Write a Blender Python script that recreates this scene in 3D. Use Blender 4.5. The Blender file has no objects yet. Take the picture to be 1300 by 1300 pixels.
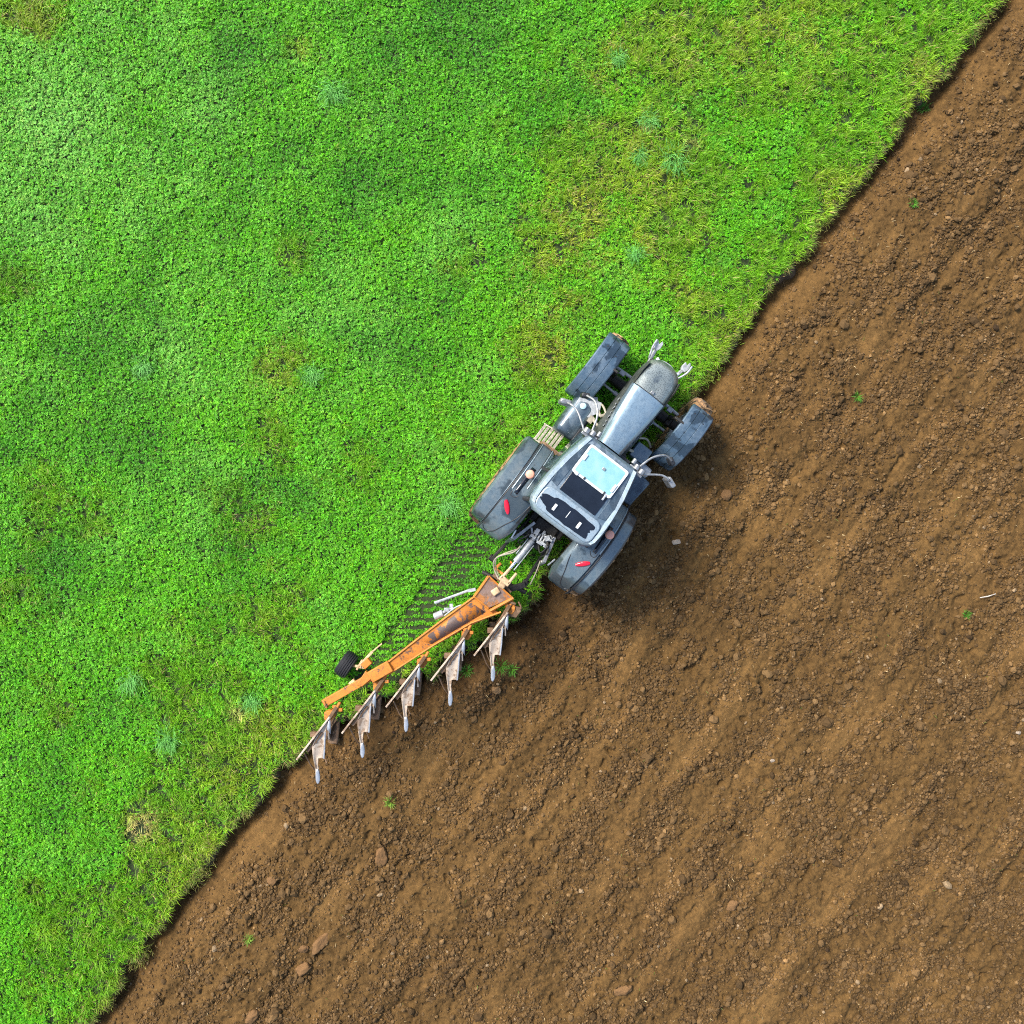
import bpy, bmesh, math, random
import numpy as np
from mathutils import Vector, Matrix
random.seed(7)
rng = np.random.default_rng(11)
C = bpy.context.scene.collection
PI = math.pi
H = 20.0            # camera height over the turf, metres
K = 61.0            # photo pixels per metre at turf level

# ------------------------------------------------------------------ basics
def tag(o, label=None, cat=None, group=None, kind=None):
    if label: o['label'] = label
    if cat: o['category'] = cat
    if group: o['group'] = group
    if kind: o['kind'] = kind
    return o

def empty(name, loc=(0, 0, 0)):
    o = bpy.data.objects.new(name, None); C.objects.link(o); o.location = loc
    o.empty_display_size = 0.2
    return o

def P(px, py, z=0.0):
    """world point of height z that stands where the photo pixel is"""
    k = (H - z) / H / K
    return Vector(((px - 650) * k, (650 - py) * k, z))

AX = math.radians(53.5)                       # direction of ploughing
ES = Vector((math.cos(AX), math.sin(AX), 0)); ET = Vector((math.sin(AX), -math.cos(AX), 0))

# ------------------------------------------------------------------ noise (numpy)
def _hash(ix, iy, seed):
    h = (ix.astype(np.int64) * 374761393 + iy.astype(np.int64) * 668265263 + seed * 974711) & 0xffffffff
    h = ((h ^ (h >> 13)) * 1274126177) & 0xffffffff
    h = (h ^ (h >> 16)) & 0xffffffff
    return h
def perlin(x, y, seed=0):
    x0 = np.floor(x); y0 = np.floor(y); fx = x - x0; fy = y - y0
    u = fx * fx * fx * (fx * (fx * 6 - 15) + 10); v = fy * fy * fy * (fy * (fy * 6 - 15) + 10)
    def g(ix, iy, dx, dy):
        a = _hash(ix, iy, seed).astype(np.float32) * (2 * math.pi / 4294967296.0)
        return np.cos(a) * dx + np.sin(a) * dy
    n00 = g(x0, y0, fx, fy); n10 = g(x0 + 1, y0, fx - 1, fy)
    n01 = g(x0, y0 + 1, fx, fy - 1); n11 = g(x0 + 1, y0 + 1, fx - 1, fy - 1)
    a = n00 + u * (n10 - n00); b = n01 + u * (n11 - n01)
    return (a + v * (b - a)) * 1.5
def fbm(x, y, scale, octs=4, seed=0, gain=0.5):
    t = np.zeros_like(x); a = 1.0; f = 1.0 / scale; n = 0
    for o in range(octs):
        t += a * perlin(x * f + 17.3 * o, y * f - 9.1 * o, seed + o * 13); n += a
        a *= gain; f *= 2.03
    return t / n
def sstep(a, b, x):
    t = np.clip((x - a) / (b - a), 0, 1); return t * t * (3 - 2 * t)

# ------------------------------------------------------------------ mesh builder
class B:
    def __init__(s): s.v = []; s.f = []
    def add(s, vs, fs):
        o = len(s.v); s.v += [tuple(p) for p in vs]; s.f += [tuple(i + o for i in f) for f in fs]
        return s
    def box(s, c, d, M=None, taper=1.0):
        x, y, z = d[0] / 2, d[1] / 2, d[2] / 2
        vs = []
        for k in (-1, 1):
            t = taper if k > 0 else 1
            for a, b in ((-1, -1), (1, -1), (1, 1), (-1, 1)):
                p = Vector((a * x * t, b * y * t, k * z))
                if M is not None: p = M @ p
                vs.append(p + Vector(c))
        return s.add(vs, [(3, 2, 1, 0), (4, 5, 6, 7), (0, 1, 5, 4), (1, 2, 6, 5), (2, 3, 7, 6), (3, 0, 4, 7)])
    def bar(s, p, q, w, h):
        """box beam from p to q; w across, h vertical"""
        p = Vector(p); q = Vector(q); d = (q - p); L = d.length; d.normalize()
        side = d.cross(Vector((0, 0, 1)))
        if side.length < 1e-4: side = Vector((0, 1, 0))
        side.normalize(); up = side.cross(d)
        vs = []
        for o in (p, q):
            for a, b in ((-1, -1), (1, -1), (1, 1), (-1, 1)):
                vs.append(o + side * a * w / 2 + up * b * h / 2)
        return s.add(vs, [(3, 2, 1, 0), (4, 5, 6, 7), (0, 1, 5, 4), (1, 2, 6, 5), (2, 3, 7, 6), (3, 0, 4, 7)])
    def tube(s, pts, r, n=8, smooth=0):
        pts = [Vector(p) for p in pts]
        if smooth:
            q = []
            for i in range(len(pts) - 1):
                p0 = pts[max(i - 1, 0)]; p1 = pts[i]; p2 = pts[i + 1]; p3 = pts[min(i + 2, len(pts) - 1)]
                for k in range(smooth):
                    t = k / smooth
                    q.append(0.5 * ((2 * p1) + (p2 - p0) * t + (2 * p0 - 5 * p1 + 4 * p2 - p3) * t * t + (3 * p1 - p0 - 3 * p2 + p3) * t ** 3))
            q.append(pts[-1]); pts = q
        rs = r if isinstance(r, (list, tuple)) else [r] * len(pts)
        vs = []; fs = []; ref = Vector((0.123, 0.31, 0.94)).normalized()
        for i, p in enumerate(pts):
            d = (pts[min(i + 1, len(pts) - 1)] - pts[max(i - 1, 0)]).normalized()
            a = d.cross(ref)
            if a.length < 1e-3: a = d.cross(Vector((1, 0, 0)))
            a.normalize(); b = d.cross(a)
            for k in range(n):
                t = 2 * PI * k / n
                vs.append(p + (a * math.cos(t) + b * math.sin(t)) * rs[i])
        for i in range(len(pts) - 1):
            for k in range(n):
                fs.append((i * n + k, i * n + (k + 1) % n, (i + 1) * n + (k + 1) % n, (i + 1) * n + k))
        fs.append(tuple(range(n - 1, -1, -1))); fs.append(tuple((len(pts) - 1) * n + k for k in range(n)))
        return s.add(vs, fs)
    def lathe(s, prof, o, n=48, axis='y', closed=False, caps=True):
        """prof: (radius, offset along axis)"""
        vs = []; fs = []; m = len(prof); o = Vector(o)
        for k in range(n):
            t = 2 * PI * k / n; c, si = math.cos(t), math.sin(t)
            for r, a in prof:
                if axis == 'y': vs.append(o + Vector((r * c, a, r * si)))
                elif axis == 'z': vs.append(o + Vector((r * c, r * si, a)))
                else: vs.append(o + Vector((a, r * c, r * si)))
        rng_ = range(m) if closed else range(m - 1)
        for k in range(n):
            for j in rng_:
                j2 = (j + 1) % m; k2 = (k + 1) % n
                fs.append((k * m + j, k * m + j2, k2 * m + j2, k2 * m + j))
        if caps and not closed:
            if prof[0][0] > 1e-6: fs.append(tuple(k * m for k in range(n)))
            if prof[-1][0] > 1e-6: fs.append(tuple(k * m + m - 1 for k in range(n)))
        return s.add(vs, fs)
    def loft(s, secs, cap=True):
        n = len(secs[0]); vs = [p for q in secs for p in q]; fs = []
        for i in range(len(secs) - 1):
            for k in range(n):
                fs.append((i * n + k, i * n + (k + 1) % n, (i + 1) * n + (k + 1) % n, (i + 1) * n + k))
        if cap:
            fs.append(tuple(range(n - 1, -1, -1))); fs.append(tuple((len(secs) - 1) * n + k for k in range(n)))
        return s.add(vs, fs)
    def grid(s, g):
        n = len(g[0]); vs = [p for r in g for p in r]; fs = []
        for i in range(len(g) - 1):
            for k in range(n - 1):
                fs.append((i * n + k, i * n + k + 1, (i + 1) * n + k + 1, (i + 1) * n + k))
        return s.add(vs, fs)
    def prism(s, poly, z0, z1):
        """poly: (x, y) outline; z0/z1 numbers or functions of (x, y)"""
        f0 = z0 if callable(z0) else (lambda x, y: z0); f1 = z1 if callable(z1) else (lambda x, y: z1)
        n = len(poly)
        vs = [(x, y, f0(x, y)) for x, y in poly] + [(x, y, f1(x, y)) for x, y in poly]
        fs = [tuple(range(n - 1, -1, -1)), tuple(range(n, 2 * n))]
        fs += [(i, (i + 1) % n, n + (i + 1) % n, n + i) for i in range(n)]
        return s.add(vs, fs)
    def build(s, name, mat, parent=None, bevel=0, angle=35, solid=0, subsurf=0, seg=2, off=-1):
        me = bpy.data.meshes.new(name); me.from_pydata(s.v, [], s.f)
        bm = bmesh.new(); bm.from_mesh(me)
        bmesh.ops.remove_doubles(bm, verts=bm.verts, dist=1e-5)
        bmesh.ops.recalc_face_normals(bm, faces=bm.faces)
        bm.to_mesh(me); bm.free()
        me.materials.append(mat)
        me.polygons.foreach_set('use_smooth', [True] * len(me.polygons))
        if angle < 180: me.set_sharp_from_angle(angle=math.radians(angle))
        o = bpy.data.objects.new(name, me); C.objects.link(o)
        if parent is not None: o.parent = parent
        if solid:
            m = o.modifiers.new('solid', 'SOLIDIFY'); m.thickness = solid; m.offset = off
        if subsurf:
            m = o.modifiers.new('sub', 'SUBSURF'); m.levels = m.render_levels = subsurf
        if bevel:
            m = o.modifiers.new('bevel', 'BEVEL'); m.width = bevel; m.segments = seg; m.limit_method = 'ANGLE'
            m.angle_limit = math.radians(35); m.harden_normals = False
        return o

def np_mesh(name, V, loops, starts, totals, mats, col=None, smooth=False, mat_idx=None):
    me = bpy.data.meshes.new(name)
    me.vertices.add(len(V)); me.vertices.foreach_set('co', np.ascontiguousarray(V, np.float32).ravel())
    me.loops.add(len(loops)); me.loops.foreach_set('vertex_index', np.ascontiguousarray(loops, np.int32))
    me.polygons.add(len(starts)); me.polygons.foreach_set('loop_start', np.ascontiguousarray(starts, np.int32))
    if smooth: me.polygons.foreach_set('use_smooth', np.ones(len(starts), bool))
    if mat_idx is not None: me.polygons.foreach_set('material_index', np.ascontiguousarray(mat_idx, np.int32))
    if col is not None:
        a = me.attributes.new('tint', 'FLOAT_COLOR', 'POINT')
        c4 = np.ones((len(V), 4), np.float32); c4[:, :3] = col
        a.data.foreach_set('color', c4.ravel())
    for m in mats: me.materials.append(m)
    me.update(calc_edges=True); me.validate()
    if not smooth: me.polygons.foreach_set('use_smooth', np.zeros(len(starts), bool))
    o = bpy.data.objects.new(name, me); C.objects.link(o)
    return o

# ------------------------------------------------------------------ materials
class NT:
    def __init__(s, name):
        s.m = bpy.data.materials.new(name); s.m.use_nodes = True
        s.t = s.m.node_tree; s.n = s.t.nodes; s.b = s.n['Principled BSDF']; s.out = s.n['Material Output']
    def node(s, ty, **kw):
        n = s.n.new(ty)
        for k, v in kw.items():
            if k in n.inputs: n.inputs[k].default_value = v
            else: setattr(n, k, v)
        return n
    def link(s, a, b): s.t.links.new(a, b)
    def noise(s, scale, detail=4, rough=0.55, vec=None, coord='Object', dist=0):
        n = s.node('ShaderNodeTexNoise', Scale=scale, Detail=detail, Roughness=rough, Distortion=dist)
        if vec is None:
            tc = s.node('ShaderNodeTexCoord'); vec = tc.outputs[coord]
        s.link(vec, n.inputs['Vector']); return n.outputs['Fac']
    def ramp(s, fac, stops):
        r = s.node('ShaderNodeValToRGB'); e = r.color_ramp.elements
        while len(e) < len(stops): e.new(0.5)
        for i, (p, c) in enumerate(stops):
            e[i].position = p; e[i].color = (*c, 1) if len(c) == 3 else c
        s.link(fac, r.inputs['Fac']); return r.outputs['Color']
    def mix(s, fac, a, b, mode='MIX'):
        n = s.node('ShaderNodeMix', data_type='RGBA', blend_type=mode)
        for sock, v in ((n.inputs[0], fac), (n.inputs[6], a), (n.inputs[7], b)):
            if isinstance(v, (int, float)): sock.default_value = v
            elif isinstance(v, tuple): sock.default_value = (*v, 1)
            else: s.link(v, sock)
        return n.outputs[2]
    def bump(s, h, strength=0.3, dist=0.01):
        n = s.node('ShaderNodeBump', Strength=strength, Distance=dist)
        s.link(h, n.inputs['Height']); s.link(n.outputs['Normal'], s.b.inputs['Normal'])
    def set(s, **kw):
        for k, v in kw.items():
            k = k.replace('_', ' ')
            if isinstance(v, tuple): v = (*v, 1)
            s.b.inputs[k].default_value = v

def paint(name, base, rough=0.3, metal=0.0, wet=0.5, dust=0.35, dustcol=(0.30, 0.27, 0.22), coat=0.0, wetscale=2.2, spec=0.5, dark=0.45):
    """painted panel with wet patches (a real film of water), dust and scratches"""
    t = NT(name)
    n1 = t.noise(wetscale, 5, 0.5, dist=0.4); n2 = t.noise(6, 7, 0.68); n3 = t.noise(90, 3, 0.6)
    d = t.ramp(n2, [(0.44, (0, 0, 0)), (0.72, (1, 1, 1))])
    dm = t.node('ShaderNodeMath', operation='MULTIPLY'); t.link(d, dm.inputs[0]); dm.inputs[1].default_value = dust
    c = t.mix(dm.outputs[0], base, dustcol)
    w = t.ramp(n1, [(0.52, (0, 0, 0)), (0.56, (1, 1, 1))])
    wm = t.node('ShaderNodeMath', operation='MULTIPLY'); t.link(w, wm.inputs[0]); wm.inputs[1].default_value = wet
    c2 = t.mix(wm.outputs[0], c, tuple(x * dark for x in base))
    c3 = t.mix(0.25, c2, t.ramp(n3, [(0.3, (0.5, 0.5, 0.5)), (0.7, (1, 1, 1))]), 'MULTIPLY')
    n5 = t.noise(24, 6, 0.7, dist=1.0); c3 = t.mix(0.45, c3, t.ramp(n5, [(0.36, (0.45, 0.47, 0.5)), (0.5, (1, 1, 1)), (0.66, (1, 1, 1)), (0.74, (1.7, 1.65, 1.6))]), 'MULTIPLY')
    t.link(c3, t.b.inputs['Base Color'])
    r = t.ramp(n2, [(0.3, (rough,) * 3), (0.75, (min(1, rough + 0.3),) * 3)])
    r2 = t.mix(wm.outputs[0], r, (0.12, 0.12, 0.12)); t.link(r2, t.b.inputs['Roughness'])
    t.set(Metallic=metal, Coat_Weight=coat, Specular_IOR_Level=spec)
    t.bump(n3, 0.08, 0.004)
    return t.m

def simple(name, base, rough=0.5, metal=0.0, var=0.3, scale=12, bump=0.1, emis=None, trans=0.0):
    t = NT(name); n = t.noise(scale, 5, 0.6)
    lo = tuple(x * (1 - var) for x in base); hi = tuple(min(1, x * (1 + var)) for x in base)
    t.link(t.ramp(n, [(0.3, lo), (0.7, hi)]), t.b.inputs['Base Color'])
    t.set(Roughness=rough, Metallic=metal, Transmission_Weight=trans)
    if bump: t.bump(n, bump, 0.01)
    return t.m

def worn(name, base, under, amount=0.5, scale=7, rough=0.55, mud=(0.16, 0.085, 0.035), mudamt=0.5, metal=0.0, grain=0.55):
    """paint worn through to steel / rust, with dried mud"""
    t = NT(name)
    n1 = t.noise(scale, 8, 0.65, dist=0.5); n2 = t.noise(scale * 2.3, 7, 0.7); n3 = t.noise(60, 3)
    f = t.ramp(n1, [(amount - 0.03, (1, 1, 1)), (amount + 0.03, (0, 0, 0))])
    c = t.mix(f, base, under)
    g = t.ramp(n2, [(1 - mudamt - 0.08, (0, 0, 0)), (1 - mudamt + 0.1, (1, 1, 1))])
    gm = t.node('ShaderNodeMath', operation='MULTIPLY'); t.link(g, gm.inputs[0]); gm.inputs[1].default_value = 0.8
    c = t.mix(gm.outputs[0], c, mud)
    c = t.mix(grain, c, t.ramp(n3, [(0.3, (0.45, 0.42, 0.40)), (0.7, (1, 1, 1))]), 'MULTIPLY')
    n4 = t.noise(scale * .6, 5, .6); c = t.mix(0.5, c, t.ramp(n4, [(0.3, (0.5, 0.44, 0.42)), (0.65, (1, 1, 1))]), 'MULTIPLY')
    t.link(c, t.b.inputs['Base Color']); t.set(Roughness=rough, Metallic=metal); t.bump(n2, 0.3, 0.012)
    return t.m

M = {}
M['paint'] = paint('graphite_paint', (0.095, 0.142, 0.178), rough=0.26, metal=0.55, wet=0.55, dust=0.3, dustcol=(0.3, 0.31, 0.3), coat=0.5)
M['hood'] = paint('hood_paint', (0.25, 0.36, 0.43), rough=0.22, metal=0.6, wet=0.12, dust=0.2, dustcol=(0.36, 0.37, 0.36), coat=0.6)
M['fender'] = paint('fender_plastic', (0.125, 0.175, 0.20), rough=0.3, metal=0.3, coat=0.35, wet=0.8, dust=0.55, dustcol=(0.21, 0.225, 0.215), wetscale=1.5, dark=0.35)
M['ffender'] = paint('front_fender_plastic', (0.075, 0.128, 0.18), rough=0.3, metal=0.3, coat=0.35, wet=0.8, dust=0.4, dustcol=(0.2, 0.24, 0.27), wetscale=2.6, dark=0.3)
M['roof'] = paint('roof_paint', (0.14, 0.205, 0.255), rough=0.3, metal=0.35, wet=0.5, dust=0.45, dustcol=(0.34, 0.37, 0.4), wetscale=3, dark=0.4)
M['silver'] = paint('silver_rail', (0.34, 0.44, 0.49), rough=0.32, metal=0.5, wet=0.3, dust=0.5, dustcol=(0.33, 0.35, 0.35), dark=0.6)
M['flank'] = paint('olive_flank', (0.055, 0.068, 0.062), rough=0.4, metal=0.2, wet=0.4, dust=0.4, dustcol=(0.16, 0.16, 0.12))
M['black'] = simple('black_plastic', (0.018, 0.019, 0.021), 0.5, 0, 0.4)
M['dark'] = simple('dark_iron', (0.025, 0.023, 0.02), 0.6, 0.3, 0.5)
M['steel'] = simple('grey_steel', (0.30, 0.31, 0.31), 0.4, 0.6, 0.4, 15)
M['chrome'] = simple('piston_chrome', (0.75, 0.77, 0.78), 0.15, 1.0, 0.1)
M['lightgrey'] = simple('pale_grey_iron', (0.33, 0.35, 0.36), 0.5, 0.2, 0.35, 14)
M['tread'] = simple('step_grating', (0.34, 0.32, 0.25), 0.6, 0.3, 0.5, 25)
M['red'] = simple('red_lens', (0.62, 0.012, 0.035), 0.15, 0, 0.15)
M['salmon'] = simple('faded_orange_lens', (0.80, 0.36, 0.25), 0.25, 0, 0.1)
M['white'] = simple('white_plastic', (0.55, 0.58, 0.57), 0.35, 0, 0.1)
M['cyancap'] = simple('pale_blue_cap', (0.45, 0.66, 0.72), 0.3, 0, 0.1)
M['hose'] = simple('rubber_hose', (0.03, 0.03, 0.028), 0.45, 0, 0.3)
M['greyhose'] = simple('muddy_hose', (0.30, 0.27, 0.2), 0.6, 0, 0.3)
M['seat'] = simple('seat_cloth', (0.04, 0.04, 0.045), 0.8, 0, 0.3)
M['tan'] = simple('bare_casting', (0.52, 0.36, 0.2), 0.55, 0.1, 0.35, 14)
M['puddle'] = simple('rain_puddle', (0.008, 0.012, 0.02), 0.04, 0, 0.3, 3, bump=0.02)
M['orange'] = worn('plough_orange', (0.62, 0.225, 0.022), (0.12, 0.075, 0.055), 0.42, 6.5, 0.6, mudamt=0.38)
M['orange_worn'] = worn('plough_orange_worn', (0.56, 0.2, 0.022), (0.13, 0.095, 0.085), 0.51, 4.5, 0.6, mudamt=0.36)
M['orange_clean'] = worn('plough_orange_edge', (0.62, 0.225, 0.022), (0.28, 0.13, 0.045), 0.40, 10, 0.6, mudamt=0.34)
M['headplate'] = worn('plough_headplate', (0.46, 0.185, 0.045), (0.27, 0.185, 0.145), 0.52, 5, 0.55, mudamt=0.45)
M['board'] = worn('scoured_steel', (0.52, 0.425, 0.32), (0.30, 0.21, 0.135), 0.45, 6, 0.55, mud=(0.27, 0.18, 0.10), mudamt=0.36, metal=0.0, grain=0.2)
M['boardbright'] = simple('polished_steel', (0.40, 0.42, 0.44), 0.35, 0.35, 0.2, 9)
M['rusty'] = worn('muddy_iron', (0.17, 0.10, 0.05), (0.26, 0.165, 0.09), 0.45, 8, 0.7, mudamt=0.45)

def tyre_mat(name, mudamt, mud):
    t = NT(name); n = t.noise(7, 7, 0.65); n2 = t.noise(40, 4)
    f = t.ramp(n, [(1 - mudamt - 0.06, (0, 0, 0)), (1 - mudamt + 0.08, (1, 1, 1))])
    c = t.mix(f, (0.016, 0.017, 0.019), mud)
    c = t.mix(0.5, c, t.ramp(n2, [(0.3, (0.5, 0.5, 0.5)), (0.7, (1, 1, 1))]), 'MULTIPLY')
    t.link(c, t.b.inputs['Base Color']); t.set(Roughness=0.65); t.bump(n2, 0.3, 0.01); return t.m
M['tyre'] = tyre_mat('muddy_tyre', 0.54, (0.36, 0.21, 0.095))
M['smalltyre'] = tyre_mat('clean_tyre', 0.2, (0.1, 0.08, 0.06))

def glass(name, tint, rough=0.02):
    t = NT(name); t.set(Base_Color=tint, Roughness=rough, Transmission_Weight=0.85, IOR=1.45, Specular_IOR_Level=0.6); return t.m
M['glass'] = glass('cab_glass', (0.22, 0.36, 0.32))
def hatch_mat():
    t = NT('hatch_glass'); n = t.noise(5, 4)
    t.link(t.ramp(n, [(0.3, (0.17, 0.38, 0.40)), (0.7, (0.27, 0.47, 0.48))]), t.b.inputs['Base Color'])
    t.set(Roughness=0.12, Specular_IOR_Level=0.7, Coat_Weight=0.6); return t.m
M['hatch'] = hatch_mat()
def grille_mat():
    t = NT('nose_mesh'); tc = t.node('ShaderNodeTexCoord')
    v = t.node('ShaderNodeTexVoronoi', Scale=46.0); t.link(tc.outputs['Object'], v.inputs['Vector'])
    n = t.noise(3.2, 5, 0.55)
    holes = t.ramp(v.outputs['Distance'], [(0.25, (0.30, 0.30, 0.30)), (0.5, (1, 1, 1))])
    c = t.ramp(n, [(0.38, (0.085, 0.11, 0.125)), (0.50, (0.2, 0.235, 0.225)), (0.68, (0.27, 0.30, 0.28))])
    t.link(t.mix(0.8, c, holes, 'MULTIPLY'), t.b.inputs['Base Color'])
    t.set(Roughness=0.3, Metallic=0.35, Coat_Weight=0.5); t.bump(v.outputs['Distance'], 0.15, 0.006); return t.m
M['grille'] = grille_mat()
def plate_mat():
    t = NT('chequer_plate'); n = t.noise(55, 2, 0.5); n2 = t.noise(6, 4)
    c = t.ramp(n2, [(0.3, (0.03, 0.05, 0.075)), (0.7, (0.11, 0.16, 0.2))])
    t.link(t.mix(0.6, c, t.ramp(n, [(0.35, (0.3, 0.3, 0.3)), (0.65, (1, 1, 1))]), 'MULTIPLY'), t.b.inputs['Base Color'])
    t.set(Roughness=0.3, Metallic=0.3); t.bump(n, 0.5, 0.01); return t.m
M['plate'] = plate_mat()

def tint_mat(name, rough=0.5, spec=0.4, transl=0.25, noise=None, bump=0):
    t = NT(name); a = t.node('ShaderNodeAttribute', attribute_name='tint')
    col = a.outputs['Color']
    if noise:
        col = t.mix(0.55, col, t.ramp(t.noise(noise, 6, 0.7), [(0.25, (0.5, 0.5, 0.5)), (0.75, (1.25, 1.2, 1.15))]), 'MULTIPLY')
    t.link(col, t.b.inputs['Base Color']); t.set(Roughness=rough, Specular_IOR_Level=spec)
    if bump: t.bump(t.noise(noise * 1.5, 6, 0.7), bump, 0.02)
    if transl:
        tr = t.node('ShaderNodeBsdfTranslucent'); t.link(col, tr.inputs['Color'])
        mx = t.node('ShaderNodeMixShader', Fac=transl)
        t.link(t.b.outputs[0], mx.inputs[1]); t.link(tr.outputs[0], mx.inputs[2]); t.link(mx.outputs[0], t.out.inputs['Surface'])
    return t.m
M['leaf'] = tint_mat('leaf', 0.5, 0.25, 0.25)
M['soil'] = tint_mat('soil', 0.9, 0.15, 0, noise=38, bump=0.9)
M['clod'] = tint_mat('clod', 0.88, 0.15, 0, noise=45, bump=0.5)
M['turfsoil'] = simple('turf_ground', (0.022, 0.036, 0.008), 0.95, 0, 0.6, 30, 0.5)
M['cutsoil'] = simple('cut_soil', (0.10, 0.060, 0.026), 0.9, 0, 0.6, 22, 0.8)
M['farsoil'] = simple('field_soil', (0.15, 0.08, 0.03), 0.9, 0, 0.4, 3, 0.5)

# ------------------------------------------------------------------ field layout
BODY_TIPS = [(644, 779), (589, 811), (532, 844.5), (475.7, 878), (418, 911.5)]     # photo places of the raised plough bodies
def edge_t(s):
    """lateral place of the turf edge for each place s along the ploughing direction"""
    s = np.asarray(s, float)
    xs = [-30, -14.9, -13.6, -10.2, -8.4, -7.3, -6.3, -5.6]
    ys = [-.60, -.74, -.80, -.88, -.80, -.70, -.62, -.62]
    t = np.interp(s, xs, ys)
    ahead = np.interp(s, [-2, 3.0, 4.58, 7.3, 10.5, 13, 14.6, 30], [1.40, 1.40, 1.50, 1.56, 1.68, 1.80, 1.77, 1.8])
    for i in range(5):
        si = -1.9 - 0.93 * i
        lo = -0.62; ti = 1.40 - (i + 1) * (1.40 - lo) / 5
        ti0 = 1.40 - i * (1.40 - lo) / 5
        m = (s >= si)
        if i == 0: t = np.where(m, ahead, t)
        else: t = np.where((s >= si) & (s < si + 0.93), ti0, t)
    return t
def edge(s):
    s = np.asarray(s, float)
    r = edge_t(s)
    o = np.zeros_like(s)
    r = r + 0.10 * fbm(s, o + 3.3, 0.9, 4, 5) + 0.075 * fbm(s, o + 8.8, 0.22, 4, 9)
    bite = sstep(0.15, 0.4, fbm(s, o + 1.7, 0.7, 2, 21)); r = r - 0.15 * bite
    lump = sstep(0.2, 0.4, fbm(s, o + 6.1, 0.45, 2, 23)); r = r + 0.07 * lump * sstep(-.1, .3, fbm(s, o + 2.2, 2.5, 2, 29))
    return r
_sg = np.linspace(-32, 32, 12801); _eg = edge(_sg)
_k = np.ones(80) / 80; _es = np.convolve(np.pad(edge_t(_sg), 40, mode='edge'), _k, 'same')[40:-40]
def edge_i(s): return np.interp(s, _sg, _eg)
def edge_smooth(s): return np.interp(s, _sg, _es)

def st(x, y): return x * ES.x + y * ES.y, x * ET.x + y * ET.y
def xy(s, t): return s * ES.x + t * ET.x, s * ES.y + t * ET.y

def turf_z(x, y): return 0.05 * fbm(x, y, 2.6, 3, 31) + 0.02 * fbm(x, y, 0.4, 2, 37)

def soil_h(s, t):
    d = t - edge_smooth(s)
    dn = d + 0.10 * fbm(s, t, 1.1, 3, 41)
    rise = sstep(0.42, 1.05, dn)
    w = 0.22 * fbm(s * 0.45, t, 1.6, 3, 43)
    ph = (t + w) / 2.15
    f = ph - np.floor(ph)
    big = np.where(f < 0.72, f / 0.72, (1 - f) / 0.28)          # slow rise, quick fall, one per ploughing pass
    big = big * big * (3 - 2 * big)
    sub = np.sin((t + w * 0.8) * 2 * PI / 0.43 + 2 * fbm(s * 0.6, t, 0.9, 2, 47))
    sm = smooth_band(s, t)
    rough = 1 - 0.75 * sm
    wall = (1 - sstep(0.14, 0.44, dn))
    h = -0.19 - 0.19 * wall + rise * (0.11 + 0.075 * big + 0.013 * sub * rough + 0.06 * fbm(s * 0.8, t, 0.7, 3, 51))
    n1 = fbm(s, t, 0.26, 3, 53); n2 = fbm(s, t, 0.11, 3, 57)
    cl = np.abs(fbm(s, t, 0.17, 2, 61))
    h += (0.3 + 0.7 * rise) * rough * (0.045 * n1 + 0.05 * (0.18 - cl)) + (0.35 + 0.65 * rough) * 0.022 * n2
    h -= rough * rise * 0.06 * sstep(0.25, 0.55, fbm(s, t, 0.30, 2, 67))          # cracks and pits
    near = np.exp(-(((s + 3.6) / 2.6) ** 2)) * sstep(0.2, 0.5, d) * (1 - sstep(0.9, 1.5, d))
    h += near * (0.07 + 0.10 * fbm(s, t, 0.45, 3, 63) + .05 * fbm(s, t, .15, 2, 64))          # slices still rolling over beside the plough
    return h
def smooth_band(s, t):
    """1 where the turned slice is smeared smooth, 0 where it is broken into clods"""
    d = t - edge_smooth(s)
    w = 0.22 * fbm(s * 0.45, t, 1.6, 3, 43)
    f = (t + w) / 2.15; f = f - np.floor(f)
    b = sstep(0.62, 0.74, f) * (1 - sstep(0.90, 1.0, f))
    f2 = (t + w * 1.2 + 0.9) / 1.43; f2 = f2 - np.floor(f2)
    b2 = 0.6 * sstep(0.5, 0.62, f2) * (1 - sstep(0.75, 0.85, f2))
    m = np.maximum(b, b2) * sstep(-0.25, 0.22, fbm(s * 0.4, t * 1.3, 0.8, 3, 71))
    fur = sstep(0.25, 0.40, d) * (1 - sstep(0.62, 0.95, d)) * sstep(-0.45, 0.05, fbm(s, t, 0.8, 3, 73))
    return np.clip(np.maximum(m, 0.62 * fur), 0, 1)
def damp_shade(s, t):
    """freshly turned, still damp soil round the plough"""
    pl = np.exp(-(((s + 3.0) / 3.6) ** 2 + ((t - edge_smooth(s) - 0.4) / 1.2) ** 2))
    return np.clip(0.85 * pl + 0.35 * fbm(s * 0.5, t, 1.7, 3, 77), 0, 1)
def soil_col(s, t):
    sm = smooth_band(s, t)[:, None]; dsh = damp_shade(s, t)[:, None]
    v = fbm(s, t, 0.16, 4, 81)[:, None]; v2 = fbm(s * 0.6, t, 1.3, 3, 83)[:, None]
    v3 = fbm(s, t, 0.045, 2, 85)[:, None]
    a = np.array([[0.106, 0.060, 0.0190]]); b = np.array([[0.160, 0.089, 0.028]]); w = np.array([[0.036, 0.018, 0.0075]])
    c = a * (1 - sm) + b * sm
    c = c * (1 - 0.6 * dsh) + w * 0.6 * dsh  # darker tone for damp soil and for shade painted into the colour
    c = c * (1 + 0.5 * v + 0.25 * v2 + 0.45 * v3)
    return np.clip(c, 0.006, 0.6)

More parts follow.
